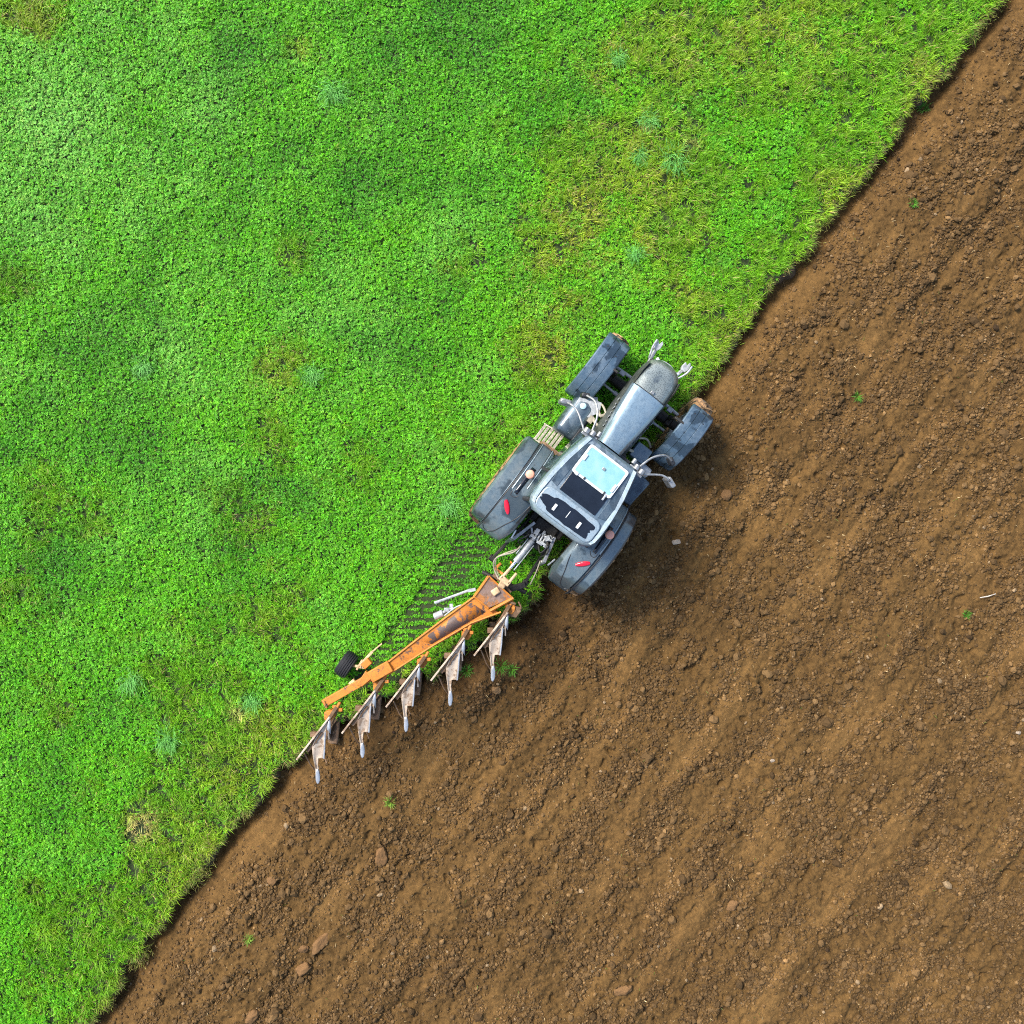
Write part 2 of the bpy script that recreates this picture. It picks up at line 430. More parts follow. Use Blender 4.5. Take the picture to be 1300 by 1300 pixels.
# ------------------------------------------------------------------ ground sheets
b = B(); b.grid([[(x, y, -0.75) for x in np.linspace(-260, 260, 9)] for y in np.linspace(-260, 260, 9)])
tag(b.build('ground', M['farsoil']), kind='structure')

def build_soil():
    r = 0.0215
    S = np.arange(-17.0, 17.0, r); T = np.arange(-1.5, 17.0, r)
    ss, tt = np.meshgrid(S, T, indexing='ij'); ss = ss.ravel(); tt = tt.ravel()
    hh = soil_h(ss, tt)
    d = tt - edge_i(ss)
    # a steep, ragged cut up to the turf: under the turf the sheet just stays low
    x, y = xy(ss, tt)
    jit = rng.normal(0, 0.004, (len(x), 2))
    V = np.stack([x + jit[:, 0], y + jit[:, 1], hh], 1)
    n, m = len(S), len(T)
    i = np.arange(n - 1)[:, None]; j = np.arange(m - 1)[None, :]
    q = np.stack([i * m + j, (i + 1) * m + j, (i + 1) * m + j + 1, i * m + j + 1], -1).reshape(-1, 4)
    # drop what lies well under the turf or far outside the picture
    cx, cy = V[q[:, 0], 0], V[q[:, 0], 1]
    keep = (d[q[:, 0]] > -0.7) & (np.abs(cx) < 12.6) & (np.abs(cy) < 12.6)
    q = q[keep][:, ::-1]
    used = np.zeros(len(V), bool); used[q.ravel()] = True
    idx = np.cumsum(used) - 1
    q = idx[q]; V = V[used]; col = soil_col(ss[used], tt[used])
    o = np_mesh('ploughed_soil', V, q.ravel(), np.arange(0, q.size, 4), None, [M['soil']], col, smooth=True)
    tag(o, kind='structure')
build_soil()

def build_turf():
    S = np.arange(-19.0, 19.0, 0.03)
    D = [0, 0.03, 0.08, 0.15, 0.3, 0.6, 1, 1.5, 2, 3, 4, 5, 6, 7, 8, 10, 12, 14, 17, 20, 24, 30]
    rows = []
    e = edge_i(S)
    slope = np.maximum(0, fbm(S, S * 0 + 55.5, 0.8, 3, 97) + .05)
    for zz, off in ((-0.48, 0.16), (-0.30, 0.11), (-0.16, 0.03), (-0.05, 0.02)):
        o = off * (.3 + 3.0 * slope) + 0.04 * fbm(S, S * 0 + zz * 40, 0.25, 3, 91) + 0.02 * fbm(S, S * 0 + zz * 90, 0.08, 2, 93)
        x, y = xy(S, e + o); rows.append(np.stack([x, y, S * 0 + zz], 1))
    for dd in D:
        x, y = xy(S, e - dd); rows.append(np.stack([x, y, turf_z(x, y) - (0.012 if dd == 0 else 0)], 1))
    R = np.array(rows); n, m = R.shape[:2]
    i = np.arange(n - 1)[:, None]; j = np.arange(m - 1)[None, :]
    q = np.stack([i * m + j, (i + 1) * m + j, (i + 1) * m + j + 1, i * m + j + 1], -1).reshape(-1, 4)
    mi = np.repeat((np.arange(n - 1) >= 4).astype(int), m - 1)
    o = np_mesh('turf', R.reshape(-1, 3), q.ravel(), np.arange(0, q.size, 4), None, [M['cutsoil'], M['turfsoil']], None, smooth=True, mat_idx=mi)
    tag(o, kind='structure')
build_turf()

# ------------------------------------------------------------------ vegetation cover
def blob(x, y, lst):
    """soft patches given as photo place, radius and weight"""
    m = np.zeros_like(x)
    for px, py, r, w in lst:
        cx, cy = (px - 650) / K, (650 - py) / K
        m = np.maximum(m, w * np.exp(-(((x - cx) ** 2 + (y - cy) ** 2) / (r / K) ** 2)))
    return m
GRASSY = [(870, 50, 120, .9), (1000, 40, 150, .9), (800, 190, 140, 1), (860, 250, 120, .9), (740, 270, 80, .9), (690, 330, 90, .7), (690, 450, 70, .8), (650, 560, 60, .7),
          (365, 470, 60, .75), (345, 560, 65, .75), (320, 650, 65, .75), (590, 330, 50, .8), (500, 300, 45, .6), (650, 160, 45, .7), (40, 25, 60, .9), (375, 70, 35, .8), (375, 330, 35, .7),
          (250, 860, 110, .9), (300, 960, 110, 1), (230, 1060, 120, 1), (130, 1180, 110, .9), (330, 780, 80, .8), (60, 900, 70, .7), (20, 760, 60, .8), (60, 640, 60, .8), (110, 650, 60, .7),
          (1150, 60, 110, .8), (1040, 190, 70, .7), (980, 330, 90, .7), (900, 410, 60, .8), (15, 360, 35, .9), (480, 720, 40, .5), (550, 560, 60, .6), (450, 590, 60, .6), (40, 1130, 60, .6), (1060, 90, 80, .8)]
DARKG = [(580, 40, 130, .8), (310, 40, 90, .5), (280, 190, 70, .35), (120, 440, 90, .6), (170, 560, 70, .6), (60, 520, 70, .5), (420, 200, 130, .6), (600, 250, 80, .6), (680, 120, 70, .6), (340, 620, 70, .7), (330, 700, 60, .6), (60, 700, 70, .6), (30, 860, 60, .5), (80, 1000, 80, .6), (420, 450, 60, .4), (530, 440, 70, .4), (560, 180, 70, .4), (610, 710, 70, .8)]
PALE = [(60, 160, 110, .9), (60, 250, 90, .6), (250, 120, 70, .5), (200, 230, 90, .4), (590, 300, 50, .6), (230, 450, 70, .5), (240, 620, 70, .5), (560, 640, 50, .3), (440, 400, 80, .4)]
YELLOW = [(740, 270, 60, .9), (720, 320, 60, .7), (800, 230, 80, .6), (860, 60, 60, .5), (770, 80, 40, .8), (350, 490, 45, .5), (700, 400, 60, .6), (800, 310, 50, .7), (1000, 30, 80, .6), (940, 60, 50, .6), (180, 1046, 22, 1), (40, 15, 40, .8), (690, 440, 40, .8),
          (300, 980, 50, .5), (230, 1090, 60, .5), (340, 930, 40, .6), (870, 380, 40, .5), (390, 65, 18, .5), (1170, 100, 40, .5), (1060, 250, 30, .6), (930, 430, 30, .6)]
BARE = [(180, 1048, 14, 1), (172, 1055, 12, .9), (193, 1040, 9, .8), (875, 185, 9, .6), (820, 165, 6, .6), (300, 905, 10, .5)]
TRACK = (-4.9, -0.6, -0.58, 0.02)             # s0, s1, t0, t1 of the tyre track left of the plough beam
def track(s, t):
    c = sstep(TRACK[0] - .1, TRACK[0] + .3, s) * (1 - sstep(TRACK[1] - .3, TRACK[1] + .3, s)) * sstep(TRACK[2] - .06, TRACK[2] + .04, t) * (1 - sstep(TRACK[3] - .02, TRACK[3] + .2, t))
    c = c * np.clip(.97 + .6 * fbm(s, t, .45, 3, 105), .5, 1)
    tc = (TRACK[2] + TRACK[3]) / 2
    lug = np.sin((s - 0.75 * (t - tc)) * 2 * PI / 0.185 + 2.2 * fbm(s, t, 0.5, 3, 101)) + 1.25 * fbm(s, t, 0.22, 3, 103)
    return c, lug
def veg_masks(x, y):
    s, t = st(x, y)
    n = fbm(x, y, 1.3, 4, 111); n2 = fbm(x, y, 0.45, 3, 113)
    g = np.clip(blob(x, y, GRASSY) * 1.15 + 0.75 * n + 0.35 * n2 - 0.12, 0, 1)
    dk = np.clip(blob(x, y, DARKG) + 0.85 * fbm(x, y, 0.9, 4, 117) + 0.5 * fbm(s, t * 1.6, 2.6, 2, 118) - 0.04, 0, 1)
    pl = np.clip(blob(x, y, PALE) + 0.65 * fbm(x, y, 1.1, 4, 119), 0, 1)
    ye = np.clip(blob(x, y, YELLOW) * (0.7 + 0.9 * n2) + 0.55 * np.maximum(0, fbm(x, y, 0.6, 3, 121)) * g, 0, 1)
    d = edge_i(s) - t
    ye = np.clip(ye + 0.38 * np.exp(-np.maximum(d, 0) / 0.28) * (0.5 + fbm(x, y, 0.3, 2, 123)), 0, 1)
    g = np.clip(g + 0.8 * np.exp(-np.maximum(d, 0) / 0.8), 0, 1)
    return s, t, d, g, dk, pl, ye
def canopy(x, y): return turf_z(x, y) + 0.085 + 0.06 * fbm(x, y, 0.55, 3, 131) + 0.035 * fbm(x, y, 0.17, 2, 133)

HALF = 12.1
def scatter(n, half=HALF):
    return rng.uniform(-half, half, n).astype(np.float64), rng.uniform(-half, half, n).astype(np.float64)

def build_clover():
    N = int(2250 * (2 * HALF) ** 2)
    x, y = scatter(N)
    s, t = st(x, y); k = (edge_i(s) - t) > -0.03; x, y = x[k], y[k]
    s, t, d, g, dk, pl, ye = veg_masks(x, y)
    c, lug = track(s, t)
    gap = fbm(x, y, 0.12, 2, 141)
    p = (1 - 0.92 * sstep(0.35, 0.8, g)) * (0.86 + 0.75 * gap)
    p *= 1 - blob(x, y, BARE) * 1.1
    p *= 1 - c * np.clip(.98 - .96 * sstep(-.15, .5, lug), 0, 1)
    k = rng.random(len(x)) < np.clip(p, 0, 1)
    x, y, s, t, d, g, dk, pl, ye, c = [a[k] for a in (x, y, s, t, d, g, dk, pl, ye, c)]
    n = len(x)
    h = rng.random(n) ** 0.7
    z = turf_z(x, y) + (canopy(x, y) - turf_z(x, y)) * (0.25 + 0.95 * h) * (1 - 0.75 * c)
    z = np.where(d < 0.0, z - 0.05, z)
    size = rng.uniform(0.018, 0.033, n) * (1 - 0.18 * dk)
    az = rng.uniform(0, 2 * PI, n)
    tilt = np.abs(rng.normal(0, 0.42, n)); ta = rng.uniform(0, 2 * PI, n)
    nx, ny, nz = np.sin(tilt) * np.cos(ta), np.sin(tilt) * np.sin(ta), np.cos(tilt)
    def onplane(a):
        dx, dy = np.cos(a), np.sin(a); dz = -(nx * dx + ny * dy) / np.maximum(nz, .35)
        L = np.sqrt(1 + dz * dz); return np.stack([dx / L, dy / L, dz / L], 1)
    o = np.stack([x, y, z], 1)
    V = np.empty((n, 10, 3)); V[:, 0] = o
    for l in range(3):
        a = az + l * 2 * PI / 3
        fold = rng.normal(0, 0.004, n)[:, None] * np.array([[0, 0, 1]])
        V[:, 1 + 3 * l] = o + onplane(a - 0.62) * (size * 0.78)[:, None]
        V[:, 2 + 3 * l] = o + onplane(a) * (size * 1.05)[:, None] + fold
        V[:, 3 + 3 * l] = o + onplane(a + 0.62) * (size * 0.78)[:, None]
    base = np.arange(n)[:, None] * 10
    q = np.stack([np.stack([base[:, 0], base[:, 0] + 1 + 3 * l, base[:, 0] + 2 + 3 * l, base[:, 0] + 3 + 3 * l], 1) for l in range(3)], 1).reshape(-1, 4)
    A = np.array([0.105, 0.385, 0.006]); Pl = np.array([0.18, 0.49, 0.06]); Dk = np.array([0.042, 0.225, 0.006]); Ye = np.array([0.25, 0.37, 0.012])
    col = A + (Pl - A) * pl[:, None] * 0.9; col = col + (Dk - col) * dk[:, None] * 0.85; col = col + (Ye - col) * ye[:, None] * 0.5
    col = col * np.exp(rng.normal(-0.03, 0.33, n))[:, None] * (1 + rng.normal(0, 0.10, (n, 3)))
    col = np.clip(col, 0.004, 0.6)
    ob = np_mesh('clover', V.reshape(-1, 3), q.ravel(), np.arange(0, q.size, 4), None, [M['leaf']], np.repeat(col, 10, 0))
    tag(ob, 'dense bright green clover leaves covering the unploughed field', 'clover', kind='stuff')
    print('clover leaves', n)
build_clover()

def blades(x, y, z, az, L, lean, w, col, curl=0.5):
    """numpy blades: base pair, mid pair, tip -> 5 verts, quad + tri"""
    n = len(x); o = np.stack([x, y, z], 1)
    dx, dy = np.cos(az), np.sin(az); side = np.stack([-dy, dx, np.zeros(n)], 1)
    up0 = np.cos(lean * 0.6); out0 = np.sin(lean * 0.6); up1 = np.cos(lean * (1 + curl)); out1 = np.sin(lean * (1 + curl))
    mid = o + np.stack([dx * out0, dy * out0, up0], 1) * (L * 0.5)[:, None]
    tip = mid + np.stack([dx * out1, dy * out1, up1], 1) * (L * 0.5)[:, None]
    V = np.empty((n, 5, 3)); hw = (w / 2)[:, None]
    V[:, 0] = o - side * hw * .8; V[:, 1] = o + side * hw * .8; V[:, 2] = mid + side * hw; V[:, 3] = mid - side * hw; V[:, 4] = tip
    b0 = np.arange(n)[:, None] * 5
    loops = (b0 + np.array([[0, 1, 2, 3, 3, 2, 4]])).ravel()
    st_ = (np.arange(n)[:, None] * 7 + np.array([[0, 4]])).ravel()
    return V.reshape(-1, 3), loops, st_, np.repeat(col, 5, 0)

def build_grass():
    NT_ = int(300 * (2 * HALF) ** 2)
    x, y = scatter(NT_)
    s, t = st(x, y); k = (edge_i(s) - t) > -0.02; x, y = x[k], y[k]
    s, t, d, g, dk, pl, ye = veg_masks(x, y)
    c, lug = track(s, t)
    p = 0.10 + 0.9 * sstep(0.25, 0.7, g)
    p *= 1 - blob(x, y, BARE) * 0.8
    p *= 1 - c * np.where(lug > 0.0, 0.35, 0.93)
    p *= 0.62 + 1.0 * fbm(x, y, 0.25, 3, 151)
    k = rng.random(len(x)) < np.clip(p, 0, 1)
    x, y, s, t, d, g, dk, pl, ye, c = [a[k] for a in (x, y, s, t, d, g, dk, pl, ye, c)]
    n = len(x); m = 13
    lie = rng.uniform(0, 2 * PI, n) * 0.5 + 2.5 * fbm(x, y, 0.7, 2, 153) - 1.0
    tl = rng.uniform(0.10, 0.23, n) * (0.75 + 0.45 * g) * (1 - 0.5 * c)
    X = np.repeat(x, m) + rng.normal(0, 0.022, n * m); Y = np.repeat(y, m) + rng.normal(0, 0.022, n * m)
    az = np.repeat(lie, m) + rng.normal(0, 0.9, n * m)
    L = np.repeat(tl, m) * rng.uniform(0.55, 1.25, n * m)
    lean = np.clip(rng.normal(0.75, 0.3, n * m), 0.1, 1.35) * (1 + 0.0 * L)
    dd = np.repeat(d, m); drop = np.where(dd < 0.04, 0.3, 0)
    w = rng.uniform(0.006, 0.012, n * m)
    A = np.array([0.145, 0.375, 0.010]); Pl = np.array([0.20, 0.44, 0.04]); Dk = np.array([0.055, 0.23, 0.008]); Ye = np.array([0.37, 0.385, 0.032]); Dry = np.array([0.50, 0.40, 0.15])
    col = A + (Pl - A) * pl[:, None] * .7; col = col + (Dk - col) * dk[:, None] * 0.7; col = col + (Ye - col) * ye[:, None] * 0.85
    bare = np.clip(blob(x, y, BARE) * 1.2, 0, 1)[:, None]; col = col + (Dry * 1.2 - col) * bare
    col = col * np.exp(rng.normal(0, 0.22, n))[:, None]
    col = np.repeat(col, m, 0) * np.exp(rng.normal(0, 0.2, n * m))[:, None]
    dry = rng.random(n * m) < (0.03 + 0.16 * np.repeat(ye, m))
    col[dry] = Dry * rng.uniform(0.5, 1.1, dry.sum())[:, None]
    V, lo, stt, cc = blades(X, Y, turf_z(X, Y) - 0.01, az, L, lean + drop, w, np.clip(col, .004, .7))
    ob = np_mesh('grass', V, lo, stt, None, [M['leaf']], cc)
    tag(ob, 'long yellowish green grass growing in patches through the clover', 'grass', kind='stuff')
    print('blades', n * m)
build_grass()

# torn, dangling turf along the cut
def build_fringe():
    n = 48000
    s = rng.uniform(-17, 17, n)
    cl = fbm(s, s * 0, 0.5, 3, 161)
    k = rng.random(n) < np.clip(0.22 + 2.0 * cl, 0.04, 1); s = s[k]; n = len(s)
    cl = np.clip(fbm(s, s * 0, 0.5, 3, 161) + .1, 0, .6); t = edge_i(s) + rng.normal(-0.03, 0.035, n) + cl * rng.uniform(0, .25, n)
    x, y = xy(s, t)
    az = -AX + PI / 2 - PI / 2 + rng.normal(0, 0.8, n)
    az = math.atan2(ET.y, ET.x) + rng.normal(0, 0.8, n)
    L = rng.uniform(0.05, 0.17, n) * (1 + cl); lean = np.clip(rng.normal(1.15, 0.3, n), 0.4, 1.7)
    A = np.array([0.12, 0.25, 0.02]); Br = np.array([0.22, 0.155, 0.06])
    f = rng.random(n)[:, None] ** 1.1
    col = (A + (Br - A) * f) * np.exp(rng.normal(0, 0.25, n))[:, None]
    z = turf_z(x, y) + rng.uniform(-.06, 0.01, n) - cl * .12
    for _ in range(46):                                   # torn sods leaning out over the cut
        cs = rng.uniform(-15, 15); rad = rng.uniform(.07, .17); m = int(90 + 900 * rad)
        if -6.6 < cs < 4.2: continue
        s2 = cs + rng.normal(0, rad, m); t2 = edge_i(cs) + rng.uniform(-.02, .12) + rng.normal(0, rad * .5, m)
        x2, y2 = xy(s2, t2); x = np.append(x, x2); y = np.append(y, y2); z = np.append(z, rng.uniform(-.12, .03, m) - .25 * np.maximum(t2 - edge_i(s2), 0))
        az = np.append(az, math.atan2(ET.y, ET.x) + rng.normal(rng.uniform(-.6, .6), 1.1, m)); L = np.append(L, rng.uniform(.05, .16, m)); lean = np.append(lean, np.clip(rng.normal(.95, .35, m), .2, 1.6))
        mixf = np.clip(rng.uniform(0, .7) + rng.normal(0, .25, m), 0, 1)[:, None]
        col = np.append(col, (np.array([.20, .30, .03]) + (Br - np.array([.20, .30, .03])) * mixf) * np.exp(rng.normal(-.1, .3, m))[:, None], 0)
    n = len(x)
    V, lo, stt, cc = blades(x, y, z, az, L, lean, rng.uniform(.006, .012, n), np.clip(col, .01, .7), 0.4)
    ob = np_mesh('turf_fringe', V, lo, stt, None, [M['leaf']], cc)
    tag(ob, 'torn grass and roots dangling over the cut turf edge', 'grass', kind='stuff')
build_fringe()

# ------------------------------------------------------------------ clods
def ico(sub):
    bm = bmesh.new(); bmesh.ops.create_icosphere(bm, subdivisions=sub, radius=1)
    v = np.array([p.co[:] for p in bm.verts]); f = np.array([[q.index for q in p.verts] for p in bm.faces]); bm.free(); return v, f
def rot_mats(n):
    q = rng.normal(size=(n, 4)); q /= np.linalg.norm(q, axis=1)[:, None]; w, x, y, z = q.T
    return np.stack([np.stack([1 - 2 * (y * y + z * z), 2 * (x * y - z * w), 2 * (x * z + y * w)], 1),
                     np.stack([2 * (x * y + z * w), 1 - 2 * (x * x + z * z), 2 * (y * z - x * w)], 1),
                     np.stack([2 * (x * z - y * w), 2 * (y * z + x * w), 1 - 2 * (x * x + y * y)], 1)], 1)
def clod_batch(x, y, r, sub, sink=0.25, rough=0.22):
    v, f = ico(sub); n = len(x)
    Vb = v[None] * (1 + rng.normal(0, rough, (n, len(v), 1)))
    Vb = Vb * (rng.uniform(0.62, 1.3, (n, 1, 3)))
    Vb = np.einsum('nij,nkj->nki', rot_mats(n), Vb) * r[:, None, None]
    Vb[:, :, 2] *= 0.8
    s, t = st(x, y); z = soil_h(s, t) + r * (0.6 - sink)
    Vb += np.stack([x, y, z], 1)[:, None]
    F = (np.arange(n)[:, None, None] * len(v) + f[None]).reshape(-1, 3)
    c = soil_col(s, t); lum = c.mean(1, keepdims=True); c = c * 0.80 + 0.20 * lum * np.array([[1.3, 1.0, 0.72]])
    c = c * np.exp(rng.normal(0.04, 0.26, n))[:, None] * (1 + rng.normal(0, 0.025, (n, 1)))
    pale = rng.random(n) < 0.008; c[pale] = np.array([0.24, 0.17, 0.095]) * rng.uniform(.7, 1.2, (pale.sum(), 1))
    return Vb.reshape(-1, 3), F, np.repeat(np.clip(c, 0.01, .7), len(v), 0)
def pick(n, big):
    x, y = scatter(int(n), 11.9); s, t = st(x, y)
    d = t - edge_i(s)
    k = d > 0.10; x, y, s, t, d = x[k], y[k], s[k], t[k], d[k]
    sm = smooth_band(s, t)
    p = (1 - (0.94 if big else 0.72) * sm) * np.clip(0.36 + 1.7 * fbm(s * 0.6, t, 0.6, 4, 171), 0.05, 1) * (0.4 + 0.6 * sstep(0.3, 0.8, d))
    k = rng.random(len(x)) < p
    return x[k], y[k]
def build_clods():
    parts = []
    x, y = pick(900000, False); r = 0.0095 + rng.exponential(0.0065, len(x)); r = np.minimum(r, .034); parts.append(clod_batch(x, y, r, 1, 0.3, 0.2)); a = len(x)
    x, y = pick(135000, True); r = 0.022 + rng.exponential(0.009, len(x)); r = np.minimum(r, .062); parts.append(clod_batch(x, y, r, 2, 0.3, 0.12)); bb = len(x)
    x, y = pick(5200, True); r = 0.035 + np.minimum(rng.exponential(.02, len(x)), .065); parts.append(clod_batch(x, y, r, 2, 0.45, 0.14))
    print('clods', a, bb, len(x))
    off = 0; Vs = []; Fs = []; Cs = []
    for V, F, c in parts:
        Vs.append(V); Fs.append(F + off); Cs.append(c); off += len(V)
    V = np.concatenate(Vs); F = np.concatenate(Fs); c = np.concatenate(Cs)
    ob = np_mesh('soil_clods', V, F.ravel(), np.arange(0, F.size, 3), None, [M['clod']], c)
    tag(ob, 'loose brown crumbs and clods strewn over the ploughed soil', 'soil clods', kind='stuff')
build_clods()

# ------------------------------------------------------------------ tractor (local frame: x forward, y left, z up, origin under the rear axle)
tractor = empty('tractor', (0.73, -0.055, -0.11)); tractor.rotation_euler = (math.radians(4.0), 0, math.radians(53.0))
tag(tractor, 'dark graphite tractor with pale roof hatch pulling the orange plough', 'tractor')

def wheel(name, x, y, z, R, w, rim_r, lugs, lugh, mat):
    h = w / 2; sgn = 1 if y > 0 else -1
    rb = B()
    rb.lathe([(rim_r, -h * .7), (rim_r * .92, -h * .62), (rim_r * .86, -h * .2), (rim_r * .45, -h * .1 + .1 * sgn), (rim_r * .25, .1 * sgn), (rim_r * .24, .16 * sgn),
              (rim_r * .2, .17 * sgn), (rim_r * .2, -.05), (rim_r * .84, -.04), (rim_r * .92, h * .62), (rim_r, h * .7)], (x, y, z), 40, caps=False)
    for k in range(8):
        a = 2 * PI * k / 8
        rb.lathe([(.018, 0), (.018, .03)], (x + rim_r * .33 * math.cos(a), y + (.1 if sgn > 0 else -.13), z + rim_r * .33 * math.sin(a)), 6)
    rim = rb.build(name, M['lightgrey'], tractor, solid=0.012, off=0)
    t = B(); Rb = R - lugh
    t.lathe([(rim_r, -h * .72), (rim_r + .05, -h * .9), (rim_r + (Rb - rim_r) * .5, -h * 1.0), (Rb - .07, -h * .97), (Rb - .02, -h * .82), (Rb, -h * .4), (Rb + .008, 0),
             (Rb, h * .4), (Rb - .02, h * .82), (Rb - .07, h * .97), (rim_r + (Rb - rim_r) * .5, h * 1.0), (rim_r + .05, h * .9), (rim_r, h * .72)], (x, y, z), 64, caps=False)
    lw = 1.25 if R > .9 else 1.0
    for k in range(lugs):
        for s in (1, -1):
            a0 = 2 * PI * (k + (0.5 if s > 0 else 0)) / lugs
            path = [(a0 + .02, -.02 * s), (a0 - .10, h * .42 * s), (a0 - .22, h * .86 * s), (a0 - .26, h * 1.0 * s)]
            rr = [R, R - .004, R - .03, R - .11]; rin = [Rb - .03, Rb - .03, Rb - .06, R - .2]
            secs = []
            for (a, yy), ro, ri in zip(path, rr, rin):
                q = []
                for da, rad in ((-.026 * 1.25, ri), (.026 * 1.25, ri), (.026, ro), (-.026, ro)):
                    da = da / R
                    q.append((x + rad * math.cos(a + da), y + yy, z + rad * math.sin(a + da)))
                secs.append(q)
            t.loft(secs)
    t.build('tyre', mat, rim, angle=30)
    return rim
RWY, FWY = 1.04, 1.06
for s in (1, -1):
    wheel('rear_wheel', 0, s * RWY, 1.0, 1.0, .68, .50, 21, .055, M['tyre'])
    wheel('front_wheel', 2.97, s * FWY - .035, 0.76, 0.76, .44, .37, 17, .062, M['tyre'])

# chassis, engine, axles
b = B()
b.box((1.0, 0, .95), (2.2, .55, .55)); b.box((2.45, 0, .95), (1.6, .46, .62)); b.box((3.35, 0, .85), (.5, .42, .5))
b.box((0, 0, 1.0), (.6, .75, .62)); b.tube([(0, -.95, 1.0), (0, .95, 1.0)], .16, 14)
b.box((1.75, 0, 1.35), (.12, .8, .5))
b.build('chassis', M['dark'], tractor, bevel=.03)
b = B(); b.tube([(2.97, -.95, .76), (2.97, -.3, .72), (2.97, .3, .72), (2.97, .95, .76)], [.10, .13, .13, .10], 12); b.box((2.97, 0, .74), (.36, .5, .3))
for s in (1, -1): b.box((2.97, s * .74, .76), (.22, .12, .34))
b.build('front_axle', M['dark'], tractor, bevel=.02)
for s in (1, -1):
    b = B(); b.tube([(2.72, s * .22, .92), (2.74, s * .78, .92)], .028, 8); b.tube([(2.73, s * .18, .92), (2.735, s * .5, .92)], .045, 8)
    b.tube([(3.16, s * .3, 1.02), (3.14, s * .8, 1.0)], .035, 8); b.box((3.12, s * .6, 1.03), (.10, .12, .09))
    b.build('steering_rod', M['lightgrey'], tractor, bevel=.008)
b = B()
for s in (1, -1):
    b.tube([(2.2, s * .34, 1.32), (2.35, s * .55, 1.2), (2.3, s * .75, 1.0)], .022, 8, 4)
    b.tube([(1.95, s * .34, 1.35), (2.0, s * .5, 1.25), (2.15, s * .62, .95)], .03, 8, 4)
    b.box((1.98, s * .56, 1.2), (.14, .10, .1))
    b.build('engine_pipe', M['greyhose'], tractor); b = B()

for s in (1, -1):
    b = B(); secs = []
    for x, hw, o1 in ((1.66, .27, .11), (2.0, .30, .10), (2.5, .352, .075), (2.97, .392, .035), (3.3, .40, .01), (3.5, .375, .005)):
        secs.append([(x, s * (hw - .03), 1.74), (x, s * (hw + .01), 1.62), (x, s * (hw + o1), 1.36), (x, s * (hw + o1), 1.12), (x, s * (hw - .03), 1.06)])
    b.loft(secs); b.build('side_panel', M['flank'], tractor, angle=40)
# hood and mesh nose
def hood_sec(x, hw, zt, zb=1.12):
    h = [(0, zt), (.40 * hw, zt - .004), (.64 * hw, zt - .014), (.70 * hw, zt - .024), (.90 * hw, zt - .085), (.985 * hw, zt - .17), (hw, zt - .30), (hw * .99, zt - .5), (.96 * hw, zb)]
    right = [(x, -a, z) for a, z in h]; left = [(x, a, z) for a, z in reversed(h[1:])]
    return left + right
HS = [(1.68, .265, 2.03), (1.95, .295, 2.005), (2.3, .335, 1.965), (2.65, .37, 1.915), (2.97, .395, 1.86)]
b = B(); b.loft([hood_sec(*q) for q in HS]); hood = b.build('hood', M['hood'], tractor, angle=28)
b = B()
ns = [(2.972, .393, 1.858), (3.15, .405, 1.825), (3.33, .405, 1.785), (3.48, .385, 1.735), (3.58, .345, 1.68), (3.65, .29, 1.62), (3.695, .22, 1.55), (3.715, .14, 1.48)]
secs = []
for x, hw, zt in ns:
    f = (x - 2.972) / .743
    h = [(0, zt), (.3 * hw, zt - .006), (.55 * hw, zt - .022), (.75 * hw, zt - .06), (.90 * hw, zt - .13), (.98 * hw, zt - .23), (hw, zt - .34), (hw, 1.15 - .0), (.95 * hw, .95)]
    secs.append([(x, a, z) for a, z in reversed(h[1:])] + [(x, -a, z) for a, z in h])
b.loft(secs); grille = b.build('grille', M['grille'], tractor, angle=60)
b = B(); pts = []
for k in range(17):
    a = -1 + 2 * k / 16; y = a * .405; zt = 1.862 - .004 - (0.02 if abs(a) < .75 else 0.02 + ((abs(a) - .75) / .25) ** 1.6 * .30) + .018
    pts.append((2.972 - .0, y * (1 if abs(a) < .99 else 1), zt + .003))
b.tube(pts, .008, 6); b.build('hood_seam', M['black'], tractor)
b = B(); b.box((3.02, -.02, 1.872), (.06, .07, .025)); b.build('hood_latch', M['steel'], grille, bevel=.006)
for s in (1, -1):
    b = B(); b.box((3.655, s * .2, 1.42), (.06, .16, .09), Matrix.Rotation(s * -.5, 3, 'Z')); b.build('headlight', M['white'], tractor, bevel=.02)
    b = B()
    for k in range(7):                                   # faint pale lettering strokes along the hood flank
        x = 2.0 + .095 * k; b.box((x, s * (.322 + .0125 * k + .006), 1.60), (.03 if k % 2 else .05, .006, .10 if k % 3 else .07), Matrix.Rotation(.25 * (-1) ** k, 3, 'Y'))
    b.build('flank_badge', M['lightgrey'], tractor)
b = B(); b.tube([(3.60, -.30, 1.30), (3.70, -.16, 1.32), (3.735, 0, 1.33), (3.70, .16, 1.32), (3.60, .30, 1.30)], .03, 8, 4); b.build('nose_trim', M['lightgrey'], tractor)

# front linkage
b = B(); b.box((3.62, 0, .82), (.22, .62, .4)); b.build('front_weight_frame', M['dark'], tractor, bevel=.03)
for s in (1, -1):
    b = B()
    b.bar((3.60, s * .28, .80), (3.98, s * .35, .86), .06, .13)
    b.prism([(3.90, s * .35 - .04), (3.98, s * .35 - .075), (4.09, s * .35 - .065), (4.13, s * .35 - .02), (4.04, s * .35 + .0), (4.09, s * .35 + .06), (3.98, s * .35 + .075), (3.91, s * .35 + .045)], .84, .95)
    b.tube([(3.7, s * .35, .95), (3.9, s * .43, 1.02), (4.08, s * .44, .98)], .022, 8, 3)
    b.build('front_link_arm', M['lightgrey'], tractor, bevel=.012)

